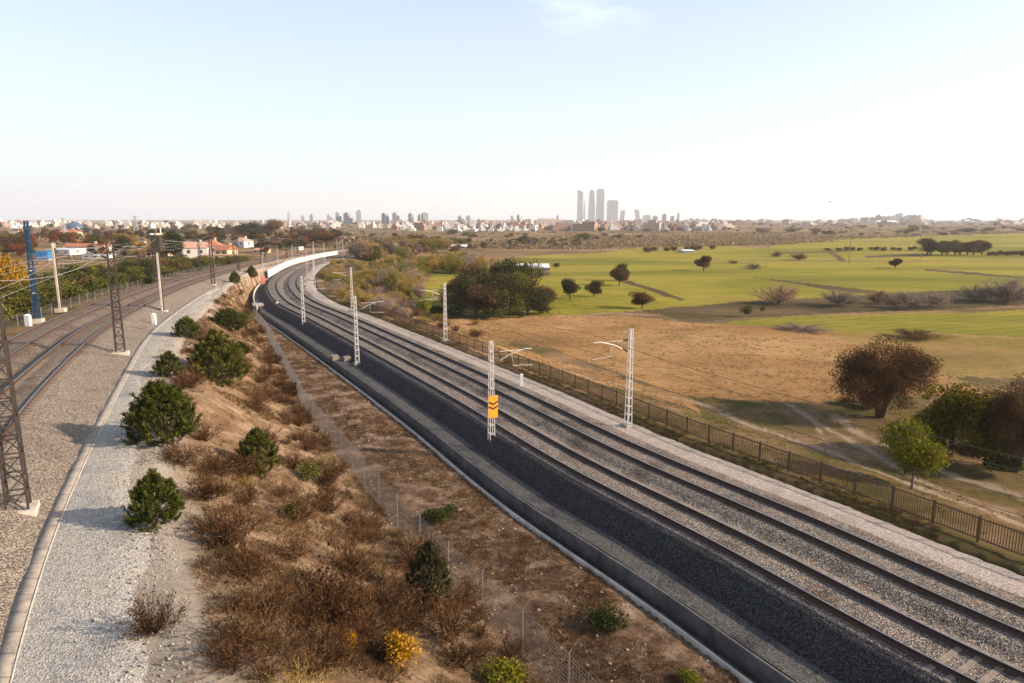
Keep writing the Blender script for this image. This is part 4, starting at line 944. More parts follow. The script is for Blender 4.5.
# ---- right-hand side: the trees by the fence and in the fields
px_plant('oak', 0, 880, 417, 108, 79, 'umber', 'broad_tree', 'big broad russet brown tree standing alone at the edge of the tan field', 'tree', fat=1.04)
px_plant('young', 0, 911, 489, 58, 72, 'fresh', 'young_tree', 'bright yellow green young tree behind the bar fence', 'tree', bark=M_bark_pale, fat=1.05)
px_plant('round', 0, 950, 458, 72, 78, 'olive2', 'olive_tree', 'olive green tree between the bright young tree and the dark tree at the right edge', 'tree', fat=1.1)
px_plant('oak', 0, 1014, 472, 84, 96, 'umber', 'dark_tree', 'dark brown green tree cut by the right edge', 'tree', fat=1.1)
px_plant('round', 1, 985, 466, 50, 56, 'olive2', 'olive_tree', 'smaller olive tree squeezed against the dark tree at the right edge', 'tree')
for u, v, w, h, lf in ((935, 452, 26, 20, 'darkgreen'), (968, 462, 34, 22, 'brown'), (1000, 475, 40, 24, 'darkgreen'), (870, 408, 30, 12, 'brown'), (845, 404, 20, 8, 'brown')):
    px_plant('shrub', int(u), u, v, w, h, lf, 'bush', 'dark low bush under the trees by the right edge' if u > 900 else 'low russet bush at the foot of the big broad tree', 'bush', 'undergrowth of the fence-side trees' if u > 900 else 'undergrowth of the big broad tree')
for q, (u, v, w, h, lf) in enumerate(((459, 317, 34, 42, 'pinedark'), (476, 315, 40, 48, 'pinedark'), (494, 317, 40, 46, 'pinedark'), (510, 316, 36, 44, 'olive'), (528, 315, 40, 40, 'pinedark'), (545, 310, 24, 26, 'brown'), (468, 310, 38, 46, 'brown'), (502, 308, 40, 50, 'pinedark'), (520, 306, 34, 46, 'olive'), (484, 318, 30, 34, 'brown'))):
    px_plant('umbrella', q, u, v, w, h, lf, 'pine_tree', 'dark round crowned pine in the dense clump between the tan and green fields', 'tree', 'pines of the dense clump', fat=1.15)
for q, (u, v, w, h) in enumerate(((455, 318, 34, 12), (490, 319, 40, 9), (540, 314, 30, 12), (515, 318, 26, 9), (440, 316, 30, 12))):
    px_plant('shrub', q, u, v, w, h, 'darkgreen', 'bush', 'dark low bush under the dense pine clump', 'bush', 'undergrowth of the pine clump')
for q, (lib, u, v, w, h, lf, nm, lb) in enumerate((
        ('round', 570, 299, 20, 21, 'pinedark', 'field_tree', 'round dark tree on the green field, nearest the pine clump'),
        ('round', 594, 297, 18, 17, 'pinedark', 'field_tree', 'low round dark tree right of the round one nearest the pines'),
        ('round', 619, 286, 18, 19, 'brown', 'field_tree', 'brownish tree in front of a green one in the middle of the green field'),
        ('round', 623, 281, 14, 18, 'olive', 'field_tree', 'greener tree just behind the brownish one in the middle of the green field'),
        ('round', 642, 309, 23, 18, 'brown', 'field_tree', 'low dark brown tree at the lower edge of the green field'),
        ('round', 703.5, 271, 15, 16, 'brown', 'field_tree', 'solitary dark tree near the far edge of the green field'),
        ('shrub', 733, 264, 11, 4, 'brown', 'field_bush', 'low dark bush right of the solitary far tree'),
        ('bare', 754, 269, 14, 6, 'bare', 'field_bush', 'low pinkish bare bush in the middle of the far green field'),
        ('bare', 778, 304, 30, 19, 'bare', 'bare_tree', 'pinkish bare tree at the field edge, left of the low dark green bush'),
        ('bare', 838, 306, 26, 18, 'bare', 'bare_tree', 'greyish bare tree at the field edge above the brown strip'),
        ('bare', 877, 304, 14, 14, 'brown', 'bare_tree', 'small brown bare tree between two larger bare ones'),
        ('bare', 905, 309, 30, 17, 'bare', 'bare_tree', 'broad bare tree in the hedge line, left half of a touching pair'),
        ('bare', 930, 307, 26, 17, 'bare', 'bare_tree', 'broad bare tree in the hedge line, right half of a touching pair'),
        ('bare', 975, 301, 24, 17, 'bare', 'bare_tree', 'pale bare tree standing alone in the hedge line near the right edge'),
        ('bare', 1008, 302, 36, 23, 'bare', 'bare_tree', 'tallest pinkish bare tree at the right edge of the field'),
        ('bare', 1020, 300, 20, 14, 'bare', 'bare_tree', 'small bare tree cut by the right edge of the picture'),
        ('shrub', 746, 317, 15, 13, 'olive', 'field_bush', 'low olive bush on the brown strip below the green field'),
        ('shrub', 763, 312, 6, 7, 'olive', 'field_bush', 'tiny olive bush right of the low olive one on the brown strip'),
        ('bare', 800, 331, 36, 8, 'bare', 'field_bush', 'low bare scrub at the border of the tan field'),
        ('bare', 915, 338, 40, 8, 'brown', 'field_bush', 'low brown scrub above the big broad tree'),
        ('round', 895.5, 268, 12, 10, 'brown', 'field_tree', 'small solitary tree on the far bright field at right'),
        ('bare', 798, 260, 12, 8, 'brown', 'field_bush', 'dark scrub on the far green field at a small ditch'),
        ('bare', 776, 257, 8, 6, 'brown', 'field_bush', 'small scrub beside the ditch on the far green field'),
        ('shrub', 557, 268, 9, 6, 'pinedark', 'field_bush', 'small dark bush just right of the long white shed'),
        ('bare', 540, 278, 16, 10, 'bare', 'field_bush', 'pinkish bush below the long white shed'))):
    px_plant(lib, q, u, v, w, h, lf, nm, lb, 'tree' if 'tree' in nm else 'bush', fat=1.1)
for q in range(9): px_plant('umbrella', q, 925 + q * 7.2 + RNG.normal() * 1.5, 255 + RNG.normal() * .4, 17, 12 + 5 * RNG.random(), ['brown', 'pinedark'][q % 2], 'copse_tree', 'dark tree in the copse on the far right field', 'tree', 'trees of the far right copse', fat=1.1)
for q in range(8): px_plant('far', q, 990 + q * 5.0, 255.5, 9, 4 + 2 * RNG.random(), 'brown', 'hedge_bush', 'low hedge bush right of the far copse', 'bush', 'far hedge right of the copse')
for q in range(12): px_plant('far', q, 828 + q * 8 + RNG.normal() * 2, 250.5 + RNG.normal() * .4, 8, 3 + 2 * RNG.random(), 'olive', 'hedge_bush', 'low hedge bush along the far green field border', 'bush', 'far hedge along the green field')
for q in range(9): px_plant('far', q, 640 + q * 9 + RNG.normal() * 3, 252 - q * .3, 9, 4 + 2 * RNG.random(), ['brown', 'olive'][q % 2], 'hedge_bush', 'low hedge bush behind the middle green field', 'bush', 'far hedge behind the middle field')

# the valley thicket beside the bend
rng = np.random.default_rng(77); n = 0; placed = []
while n < 165:
    u = 318 + 175 * rng.random(); v = 262 + 60 * rng.random()
    x, y, z = G(u, v); _, dR, dL, slp, tq = terrain([x], [y], True)
    if dR[0] < 9.0 or dR[0] > 95 or y > 330 or y < 76: continue
    if (u > 420 and v > 274) or (v > 300 and u > 405) or any((x - a) ** 2 + (y - b) ** 2 < 3.0 for a, b in placed): continue
    placed.append((x, y)); low = dR[0] < 24
    lf = rng.choice(['ochre', 'olive2', 'bare', 'ochre', 'ochre', 'olive2']) if u < 395 else rng.choice(['bare', 'ochre', 'bare', 'olive2', 'ochre'])
    h = (1.3 + 1.5 * rng.random()) if low else (2.4 + 2.5 * rng.random()); w = h * (1.1 + .3 * rng.random()) if low else h * (.62 + .3 * rng.random())
    lib = 'shrub' if (lf in ('olive', 'ochre') and rng.random() < .55) else ('baretall' if not low else 'bare')
    plant(lib, n, x, y, z, h, w, lf, 'thicket_tree' if not low else 'thicket_shrub', ('tall half bare ochre or pinkish tree of the thicket inside the bend' if not low else 'low ochre shrub on the bank at the edge of the thicket'), 'tree' if not low else 'shrub', 'trees of the valley thicket' if not low else 'shrubs at the edge of the valley thicket'); n += 1
n = 0
while n < 40:
    i = int(np.argmin(abs(RY - (252 + 145 * rng.random())))); o = 9.5 + 12 * rng.random(); x, y = RC[i] + RN[i] * o; z = float(terrain(x, y)[0]); h = 4.6 + 2.4 * rng.random()
    plant('round' if rng.random() < .5 else 'baretall', n, x, y, z, h, h * .9, rng.choice(['ochre', 'olive', 'brown', 'bare']), 'thicket_tree', 'ochre or brown tree screening the far end of the lower line', 'tree', 'trees screening the far end of the line'); n += 1
n = 0
while n < 90:
    y = 84 + 130 * rng.random(); x = -62 + 60 * rng.random(); _, dR, dL, slp, tq = terrain([x], [y], True)
    if dR[0] < 8.2 or dR[0] > 26: continue
    h = .7 + 1.3 * rng.random(); plant('shrub' if rng.random() < .5 else 'dry', n, x, y, float(terrain(x, y)[0]), h, h * 1.9, rng.choice(['ochre', 'ochre', 'dry', 'olive2', 'brown']), 'bank_shrub', 'low golden brush on the bank right of the bend', 'shrub', 'brush on the bank right of the bend'); n += 1
# further scrub trees straight ahead beyond the bend
n = 0
while n < 95:
    u = 335 + 260 * rng.random(); v = 242 + 20 * rng.random() ** 1.3
    if v > 250 and u > 470 and u < 600: continue
    x, y, z = G(u, v); _, dR, dL, slp, tq = terrain([x], [y], True)
    if abs(dR[0]) < 11 and y < 420: continue
    if dL[0] < 5 and dL[0] > -9 and y < 420: continue
    h = 1.8 + 3.2 * rng.random(); plant('far', n, x, y, z, h, h * 1.25, rng.choice(['ochre', 'olive', 'brown', 'bare', 'olive', 'bare']), 'scrub_tree', 'small scrub tree on the rough ground beyond the bend', 'tree', 'scrub trees beyond the bend'); n += 1

# ---- left-hand side: hedge behind the upper line, autumn trees behind it
n = 0; placed = []
while n < 235:
    s = rng.random(); i = int(np.interp(38 + 190 * s ** 1.2, LY[:-60], np.arange(len(LY) - 60))); o = -(9.0 + 24 * rng.random() ** 1.1)
    x, y = LC[i] + LN[i] * o
    if x < -1.25 * y - 6 or any((x - a) ** 2 + (y - b) ** 2 < 2.6 for a, b in placed): continue
    placed.append((x, y)); z = float(terrain(x, y)[0]); h = 1.6 + 2.0 * rng.random() + .03 * (-o) ; 
    if y < 62: h *= .6
    lf = rng.choice(['olive', 'olive', 'darkgreen', 'olive', 'fresh', 'brown', 'pinedark'], p=[.3, .2, .2, .12, .04, .08, .06])
    plant('shrub', n, x, y, z, h, h * (1.1 + .5 * rng.random()), lf, 'hedge_shrub', 'leafy olive green shrub in the wide hedge behind the upper line', 'shrub', 'shrubs of the hedge behind the upper line'); n += 1
px_plant('shrub', 1, 10, 300, 40, 50, 'yellow', 'yellow_shrub', 'golden yellow shrub at the left edge beside the blue mast', 'shrub')
px_plant('shrub', 2, 26, 304, 26, 28, 'olive', 'bush', 'round olive bush left of the blue mast foot', 'bush')
px_plant('shrub', 3, 151, 286, 16, 12, 'darkgreen', 'bush', 'dark rounded bush against the hedge just left of the twin leg mast', 'bush')
n = 0
while n < 230:
    u = -10 + 345 * rng.random(); v = 234 + 27 * rng.random() ** 1.2
    x, y, z = G(u, v); _, dR, dL, slp, tq = terrain([x], [y], True)
    if dL[0] > -30 and y < 420: continue
    if 172 < u < 262 and v > 246: continue
    if 36 < u < 112 and v > 246 and rng.random() < .7: continue
    h = 3.5 + 4.0 * rng.random(); warm = u < 115 or 235 < u < 330
    lf = rng.choice(['brown', 'russet', 'russet', 'olive', 'pinedark']) if warm else rng.choice(['olive', 'pinedark', 'darkgreen', 'ochre', 'brown'])
    lib = 'tall' if rng.random() < .35 else 'round'
    plant(lib, n, x, y, z, h * (1.25 if lib == 'tall' else 1), h * (.8 if lib == 'tall' else 1.05), lf, 'garden_tree', 'autumn coloured tree in the built up belt behind the hedge', 'tree', 'trees of the built up belt'); n += 1
px_plant('tall', 0, 166, 262, 20, 30, 'ochre', 'garden_tree', 'tall yellow green tree behind the transformer mast', 'tree'); px_plant('tall', 1, 177, 262, 22, 32, 'darkgreen', 'garden_tree', 'tall dark green tree just right of the yellow green one behind the transformer mast', 'tree')
px_plant('umbrella', 1, 250, 238, 30, 16, 'pinedark', 'garden_tree', 'wide dark pine on the skyline above the red roofed houses', 'tree'); px_plant('umbrella', 2, 272, 237, 26, 18, 'brown', 'garden_tree', 'tall russet tree on the skyline right of the red roofed houses', 'tree')
px_plant('umbrella', 0, 305, 246, 36, 16, 'brown', 'garden_tree', 'wide dark brown tree mass above the white wall', 'tree'); px_plant('umbrella', 1, 325, 247, 30, 15, 'brown', 'garden_tree', 'broad brown tree above the far end of the white wall', 'tree')
px_plant('shrub', 0, 45, 296, 26, 18, 'darkgreen', 'bush', 'dark bush right of the blue mast foot', 'bush')

# ---- the plain beyond: far hedges and trees
n = 0
while n < 290:
    u = 300 + 740 * rng.random(); v = 223.5 + 20 * rng.random() ** 1.5
    if v > 236 + 5 * (u < 640) and u > 600: continue
    x, y, z = G(u, v)
    if y > 6500: continue
    h = (2.0 + 3.4 * rng.random() ** 1.5) * (1 + y / 4000); plant('far', n, x, y, z, h, h * (1.6 + 2.2 * rng.random()), rng.choice(['brown', 'olive', 'pinedark', 'bare', 'brown']), 'plain_tree', 'distant low tree on the brown plain before the city', 'tree', 'distant trees on the plain'); n += 1
n = 0
while n < 110:
    u = -15 + 360 * rng.random(); v = 223 + 13 * rng.random() ** 1.2; x, y, z = G(u, v)
    if y > 4500: continue
    h = (4 + 5 * rng.random()) * (1 + y / 5000); plant('far', n, x, y, z, h, h * 1.5, rng.choice(['brown', 'olive', 'darkgreen', 'pinedark', 'brown']), 'suburb_tree', 'distant tree among the far suburb roofs', 'tree', 'distant trees of the suburb'); n += 1

def plain_scrub():
    rng = np.random.default_rng(15); u = rng.uniform(-60, 1090, 40000); v = 222.5 + 24 * rng.random(40000) ** 1.1; y = FPX * 15.5 / (v - 219.3); x = (u - 512) / FPX * y
    z, dR, dL, slp, tq = terrain(x, y, True); lim = np.where(u > 560, np.interp(u, [560, 640, 760, 860, 1024], [250, 245, 243, 237, 232.5]), 262)
    k = (v < lim) & ((y > 420) | (dR > 14) | (dL < -34)) & (fbm(x / 90, y / 160, 4) > -.06 + .2 * (rng.random(40000) - .5)); x, y, z = x[k], y[k], z[k]; n = len(x)
    q = np.repeat(np.arange(n), 6); s = (.4 + 1.0 * rng.random(n) ** 2.2) * (1 + y / 1500); c = np.stack([x, y, z], 1)[q] + rng.normal(size=(len(q), 3)) * (s[q] * [[1.3], [1.3], [.25]]).T; c[:, 2] += s[q] * .35
    L = s[q] * (.8 + .6 * rng.random(len(q))); V, F, Rn = diamonds(c, unit(rng.normal(size=(len(q), 3))), L, L * .75, rng, np.clip(.7 * rng.random(n)[q] + .3 * rng.random(len(q)), 0, 1))
    tag(link('plain_scrub', mesh_np('plain_scrub', V, F, Rn), LEAF['scrub']), 'brown and olive scrub dotting the plain before the city', 'scrub', kind='stuff')
plain_scrub()
# ------------------------------------------------------------------ buildings
def facade(name, wall, glass, sx=3.2, sz=3.1, mortar=.32, rough=.8):
    m, t, b = node_mat(name); oi = t.nodes.new("ShaderNodeObjectInfo")
    br = N(t, "ShaderNodeTexBrick"); br.offset = 0.0; br.inputs['Scale'].default_value = 1.0
    br.inputs['Brick Width'].default_value = sx; br.inputs['Row Height'].default_value = sz; br.inputs['Mortar Size'].default_value = sx * mortar; br.inputs['Mortar Smooth'].default_value = 0
    br.inputs['Color1'].default_value = (*glass, 1); br.inputs['Color2'].default_value = (*[g * 1.5 for g in glass], 1)
    c = t.nodes.new("ShaderNodeTexCoord"); sp = t.nodes.new("ShaderNodeSeparateXYZ"); t.links.new(c.outputs['Object'], sp.inputs[0])
    ad = N(t, "ShaderNodeMath", operation='ADD'); t.links.new(sp.outputs[0], ad.inputs[0]); t.links.new(sp.outputs[1], ad.inputs[1])
    cb = t.nodes.new("ShaderNodeCombineXYZ"); t.links.new(ad.outputs[0], cb.inputs[0]); t.links.new(sp.outputs[2], cb.inputs[1]); t.links.new(cb.outputs[0], br.inputs['Vector'])
    w = ramp(t, oi.outputs['Random'], wall); t.links.new(w, br.inputs['Mortar'])
    ge = t.nodes.new("ShaderNodeNewGeometry"); s2 = t.nodes.new("ShaderNodeSeparateXYZ"); t.links.new(ge.outputs['Normal'], s2.inputs[0])
    gt = N(t, "ShaderNodeMath", operation='GREATER_THAN'); t.links.new(s2.outputs[2], gt.inputs[0]); gt.inputs[1].default_value = .5
    t.links.new(mix(t, gt.outputs[0], br.outputs['Color'], w), b.inputs['Base Color']); b.inputs['Roughness'].default_value = rough
    return m
F_city = facade('city_facade', [(.42, .38, .34), (.50, .36, .26), (.52, .49, .45), (.40, .26, .20), (.46, .41, .35)], (.16, .17, .19))
F_brick = facade('brick_facade', [(.24, .13, .09), (.32, .185, .125)], (.12, .11, .11))
F_glass = facade('tower_glass', [(.085, .09, .105), (.12, .125, .14)], (.03, .04, .06), 4.0, 3.8, .22, .35)
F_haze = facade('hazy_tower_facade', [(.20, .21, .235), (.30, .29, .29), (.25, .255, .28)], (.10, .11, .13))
F_pale = facade('pale_facade', [(.50, .48, .46), (.58, .56, .53)], (.25, .26, .28))
M_plaster = plain('cream_plaster', (.50, .43, .34), .9, var=.08, scale=.6); M_plaster_w = plain('white_plaster', (.56, .53, .49), .9, var=.06, scale=.6); M_ochre = plain('ochre_plaster', (.60, .42, .26), .9, var=.1, scale=.6)
M_tile = plain('red_roof_tiles', (.36, .13, .07), .9, var=.3, scale=2.5); M_tile_p = plain('faded_roof_tiles', (.46, .26, .18), .9, var=.25, scale=2.5)
M_glass = plain('window_glass', (.05, .06, .07), .15, var=.1); M_metal_roof = plain('pale_metal_roof', (.62, .63, .66), .6, var=.08, scale=.3); M_blue = plain('blue_sheet_metal', (.03, .16, .38), .5, var=.12, scale=.6)
M_dome = plain('blue_grey_glass_dome', (.06, .09, .14), .3, var=.2, scale=.2)

def house(u, v, w, h, roofm, wallm, label, kind='gable', dep=8.0, yawd=0.0, group=None):
    x, y, z = G(u, v); m = mpp(y, z); W2 = w * m * .43; H = h * m * .86; D = dep * .45; hw = H * .62
    e = empty('house', (x, y, z), math.radians(yawd) + math.atan2(-x, y) * .0); tag(e, label, 'house', group)
    k = MB(); k.box(-W2, W2, -D, D, -1.0, hw); wl = k.build('wall', wallm, e)
    k = MB(); o = .35
    if kind == 'gable':
        k.add([(-W2 - o, -D - o, hw), (W2 + o, -D - o, hw), (W2 + o, D + o, hw), (-W2 - o, D + o, hw), (-W2 - o, 0, H), (W2 + o, 0, H)], [(3, 2, 1, 0), (0, 1, 5, 4), (2, 3, 4, 5), (0, 4, 3), (1, 2, 5)])
    elif kind == 'hip':
        r = min(W2, D) * .85
        k.add([(-W2 - o, -D - o, hw), (W2 + o, -D - o, hw), (W2 + o, D + o, hw), (-W2 - o, D + o, hw), (-W2 + r, 0, H), (W2 - r, 0, H)], [(3, 2, 1, 0), (0, 1, 5, 4), (2, 3, 4, 5), (0, 4, 3), (1, 2, 5)])
    else:
        k.box(-W2 - .15, W2 + .15, -D - .15, D + .15, hw, hw + .35); 
    rf = k.build('roof', roofm, e)
    if kind != 'flat': k = MB(); k.box(W2 * .3, W2 * .3 + .7, .3, 1.0, hw + .2, H + .7); k.build('chimney', wallm, rf)
    n = max(2, int(W2 * 2 / 3.2))
    for q in range(n):
        xc = -W2 + (q + .5) * 2 * W2 / n; k = MB(); k.box(xc - .55, xc + .55, -D - .06, -D - .003, hw * .42, hw * .42 + min(1.3, hw * .4)); k.build('window', M_glass, e)
    k = MB(); k.box(W2 + .003, W2 + .06, -.6, .6, hw * .4, hw * .4 + min(1.3, hw * .4)); k.build('window', M_glass, e)
    return e
for a in ((197, 256.5, 26, 17, M_tile_p, M_plaster_w, 'white house with a wide faded red roof, left of the taller villa', 'gable', 12, 18),
          (212, 255, 22, 18, M_tile, M_plaster, 'cream villa with a red hipped roof in the middle of the hillside houses', 'hip', 10, 10),
          (227, 257, 16, 14, M_tile, M_ochre, 'ochre house with a red roof beside the cream villa', 'gable', 9, -10),
          (219, 259, 34, 7, M_tile_p, M_ochre, 'low orange walled annex in front of the hillside houses', 'flat', 6, 8),
          (243, 247, 16, 11, M_tile_p, M_plaster_w, 'white house with a faded roof at the right of the hillside houses', 'hip', 9, -15),
          (183, 257, 18, 7, M_conc_pale, M_plaster_w, 'low white flat roofed house at the left of the hillside houses', 'flat', 9, 20),
          (144, 255, 14, 14, M_tile_p, M_plaster, 'cream house with a plain gable end left of the transformer mast', 'gable', 9, 40),
          (159, 256, 26, 5, M_tile_p, M_ochre, 'long low pinkish outbuilding behind the twin leg mast', 'flat', 7, 5),
          (282, 247, 14, 9, M_tile_p, M_plaster, 'small cream house between brown trees above the white wall', 'gable', 8, 12),
          (297, 250, 10, 5, M_conc_pale, M_plaster_w, 'tiny white flat house above the white wall', 'flat', 8, 0),
          (262, 253, 12, 6, M_tile_p, M_plaster, 'small low house right of the hillside houses', 'gable', 8, -10),
          (89, 251, 44, 9, M_tile, M_plaster_w, 'long white house row with a red roof behind the left hedge', 'gable', 10, 4),
          (66, 254, 30, 8, M_metal_roof, M_plaster_w, 'low white shed with a pale metal roof beside the blue container', 'flat', 10, -6),
          (101, 258, 30, 5, M_metal_roof, M_plaster_w, 'long low white shed in front of the red roofed row', 'flat', 8, 0),
          (15, 236, 16, 9, M_tile_p, M_plaster_w, 'white block with a pink roof above the gantry beam', 'flat', 12, 0),
          (70, 237, 22, 9, M_tile, M_ochre, 'ochre house in front of the dark dome', 'hip', 12, 0)): house(*a)
x, y, z = G(44, 260); m = mpp(y, z); e = empty('shipping_container', (x, y, z + .25), .1); tag(e, 'bright blue container box behind the left hedge', 'container')
k = MB(); k.box(-6 * m, 6 * m, -1.3, 1.3, 0, 8 * m); k.build('body', M_blue, e)
k = MB(); k.box(-5.5 * m, -.1, -1.36, -1.302, .1, 7.6 * m); k.box(.1, 5.5 * m, -1.36, -1.302, .1, 7.6 * m); k.build('door', M_blue, e); k = MB(); k.box(-6 * m, 6 * m, -1.3, 1.3, -.4, -.003); k.build('skid', M_conc_pale, e)
def dome():
    x, y, z = at_z(75, 229, 0)[0], 0, 0; x, y, z = G(75, 231); m = mpp(y, z); r = 8.2 * m; k = MB(); V = []; F = []
    for i in range(9):
        a = i / 8 * math.pi / 2
        for j in range(20): V.append((r * math.cos(a) * math.cos(j * .31416), r * math.cos(a) * math.sin(j * .31416), r * 1.15 * math.sin(a)))
    for i in range(8):
        for j in range(20): F.append((i * 20 + j, i * 20 + (j + 1) % 20, (i + 1) * 20 + (j + 1) % 20, (i + 1) * 20 + j))
    k.add(V, F); e = empty('domed_hall', (x, y, z)); tag(e, 'dark blue grey dome on the left skyline', 'dome'); k.build('dome', M_dome, e, smooth=True)
    k = MB(); k.tube([(0, 0, -2), (0, 0, 1.5)], [r * 1.04, r * 1.04], 20); k.build('base_ring', M_conc_pale, e)
dome()
# white sheds beyond the fields
def shed(u, v, w, h, label, dep=14, yawd=0, wallm=M_plaster_w):
    x, y, z = G(u, v); m = mpp(y, z); W2 = w * m / 2; H = h * m; e = empty('shed', (x, y, z), math.radians(yawd)); tag(e, label, 'shed')
    k = MB(); k.box(-W2, W2, -dep / 2, dep / 2, -1, H * .6); k.build('wall', wallm, e)
    k = MB(); k.add([(-W2 - .4, -dep / 2 - .4, H * .6), (W2 + .4, -dep / 2 - .4, H * .6), (W2 + .4, dep / 2 + .4, H * .6), (-W2 - .4, dep / 2 + .4, H * .6), (-W2 - .4, 0, H), (W2 + .4, 0, H)], [(3, 2, 1, 0), (0, 1, 5, 4), (2, 3, 4, 5), (0, 4, 3), (1, 2, 5)]); k.build('roof', M_metal_roof, e)
    for q in range(max(2, int(w / 5))):
        xc = -W2 + (q + .5) * 2 * W2 / max(2, int(w / 5)); k = MB(); k.box(xc - 1.2, xc + 1.2, -dep / 2 - .08, -dep / 2 - .004, .4, H * .45); k.build('door', M_glass, e)
shed(532, 270, 31, 6.5, 'long white shed beyond the pine clump on the green field edge')
shed(455, 248, 22, 3.5, 'long pale shed on the scrubland beyond the thicket'); shed(686, 252, 10, 2.6, 'small white shed at the far edge of the middle green field')
shed(940, 223, 18, 4, 'white industrial shed on the far right plain', 40); shed(985, 223.5, 20, 5, 'grey blue warehouse on the far right plain', 60, wallm=M_metal_roof); shed(885, 223.5, 20, 3, 'long low white warehouse before the far right blocks', 40); shed(970, 223, 14, 3.2, 'pale warehouse between the white shed and the grey blue one', 40)

# the four high towers and the leaning pair on the skyline
DT = 5600.0
def sky_x(u, y): return (u - 512) / FPX * (y * math.cos(PITCH) + 14 * math.sin(PITCH))
def zpx(v, y):
    d = ray(512, v); return CAM_H + d[2] / d[1] * y
def tower(u0, u1, vtop, label, taper=1.0, m=None, top=None, name='tower', lean=0.0, y=DT):
    x0, x1 = sky_x(u0, y), sky_x(u1, y); w = (x1 - x0) / 2; H = zpx(vtop, y) - terrain(0, y)[0] + 4; x = (x0 + x1) / 2; z = float(terrain(x, y)[0]) - 4
    e = empty(name, (x, y, z)); tag(e, label, 'tower'); k = MB(); d = w * .95; V = []; n = 8
    for i in range(n + 1):
        s = i / n; f = taper + (1 - taper) * (1 - s ** 2.2); L = lean * s * H
        V += [(-w * f + L, -d * f, s * H), (w * f + L, -d * f, s * H), (w * f + L, d * f, s * H), (-w * f + L, d * f, s * H)]
    F = [(i * 4 + q, i * 4 + (q + 1) % 4, i * 4 + 4 + (q + 1) % 4, i * 4 + 4 + q) for i in range(n) for q in range(4)] + [(3, 2, 1, 0), (n * 4, n * 4 + 1, n * 4 + 2, n * 4 + 3)]
    k.add(V, F); k.build('shaft', m or F_glass, e); L = lean * H
    k = MB()
    if top == 'fin': k.box(-w * .7 * taper + L, w * .7 * taper + L, -d * .3, d * .3, H + .01, H + 9)
    elif top == 'slope': k.add([(-w * taper, -d * taper, H + .01), (w * taper, -d * taper, H + .01), (w * taper, d * taper, H + .01), (-w * taper, d * taper, H + .01), (-w * taper, -d * taper, H + 14), (-w * taper, d * taper, H + 14)], [(3, 2, 1, 0), (0, 1, 4), (1, 2, 5, 4), (2, 3, 5), (3, 0, 4, 5)])
    else: k.box(-w * .8 * taper + L, w * .8 * taper + L, -d * .8 * taper, d * .8 * taper, H + .01, H + 5)
    k.build('crown_storey', m or F_glass, e); return e
tower(577, 582.5, 192, 'leftmost slender grey tower of the high skyline group', .97, top='slope')
tower(583.2, 585.2, 200, 'thin pale fin tower leaning against the leftmost slender tower', .35, F_pale)
tower(588, 594.5, 191, 'tapering grey tower in the middle of the high skyline group', .62, top='fin')
tower(596, 603.5, 190, 'tallest rounded pale grey tower of the high skyline group', .92, top='fin')
tower(607, 617, 201, 'broad shorter dark grey tower right of the tallest three', 1.0)
tower(619.5, 623.5, 211, 'short tower leaning right beside the broad grey tower', 1.0, lean=.12)
tower(636, 640, 210, 'short tower leaning left, apart from its twin', 1.0, lean=-.16)
tower(643, 650, 215.5, 'squat grey tower right of the leaning pair', 1.0)

# the rest of the city: one block each
def block_mesh(seed):
    rng = np.random.default_rng(seed); k = MB(); k.box(-.5, .5, -.5, .5, -.2, 1); k.box(-.46, .46, -.46, .46, 1.0005, 1.02)
    s = .15 + .2 * rng.random(); o = rng.uniform(-.3, .2); k.box(o, o + s, -.2, .2, 1.021, 1.021 + .06 + .08 * rng.random()); return k
def city(u, v, w, h, depth, fm, name, label, cat, group):
    x, y, z = G(u, v); m = mpp(y, z); k = MB(); W2, H, D = w * m / 2, h * m, depth / 2
    k.box(-W2, W2, -D, D, -4, H); s = W2 * (.25 + .4 * RNG.random()); o = RNG.uniform(-.4, .4) * W2; k.box(o - s, o + s, -D * .5, D * .5, H + .01, H + 2.5 + 2 * RNG.random())
    if RNG.random() < .35: k.box(W2 + .01, W2 * (1.5 + RNG.random()), -D * .8, D * .8, -4, H * (.5 + .3 * RNG.random()))
    ob = k.build(name, fm, loc=(x, y, z)); ob.rotation_euler = (0, 0, RNG.uniform(-.35, .35)); return tag(ob, label, cat, group)
rng = np.random.default_rng(404)
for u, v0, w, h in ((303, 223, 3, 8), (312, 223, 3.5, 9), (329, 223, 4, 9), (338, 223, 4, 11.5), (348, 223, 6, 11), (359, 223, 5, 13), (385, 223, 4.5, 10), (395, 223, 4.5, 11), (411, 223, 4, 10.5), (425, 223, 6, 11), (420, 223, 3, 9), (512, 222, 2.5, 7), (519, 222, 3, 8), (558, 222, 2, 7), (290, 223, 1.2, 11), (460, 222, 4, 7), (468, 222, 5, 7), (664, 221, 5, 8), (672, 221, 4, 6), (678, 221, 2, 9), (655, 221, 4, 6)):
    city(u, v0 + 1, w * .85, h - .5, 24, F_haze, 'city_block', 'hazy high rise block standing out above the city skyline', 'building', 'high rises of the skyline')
for q in range(12):
    u = 862 + q * 5.2; city(u, 223, 3.0 + 2 * rng.random(), 6 + 3.5 * rng.random() if q > 2 else 5, 22, F_pale if 4 < q < 8 else F_brick if q < 4 else F_city, 'apartment_block', 'apartment block in the cluster on the far right horizon', 'building', 'apartment blocks on the far right horizon')
for q in range(230):
    u = 395 + 330 * rng.random(); v = 224.5 + 6.5 * rng.random(); city(u, v, 2.5 + 8 * rng.random() ** 1.8, 2 + 3.2 * rng.random(), 16, F_brick if rng.random() < .28 else F_city if rng.random() < .6 else F_pale, 'city_block', 'low city block in the crowded belt below the towers', 'building', 'low blocks of the city belt')
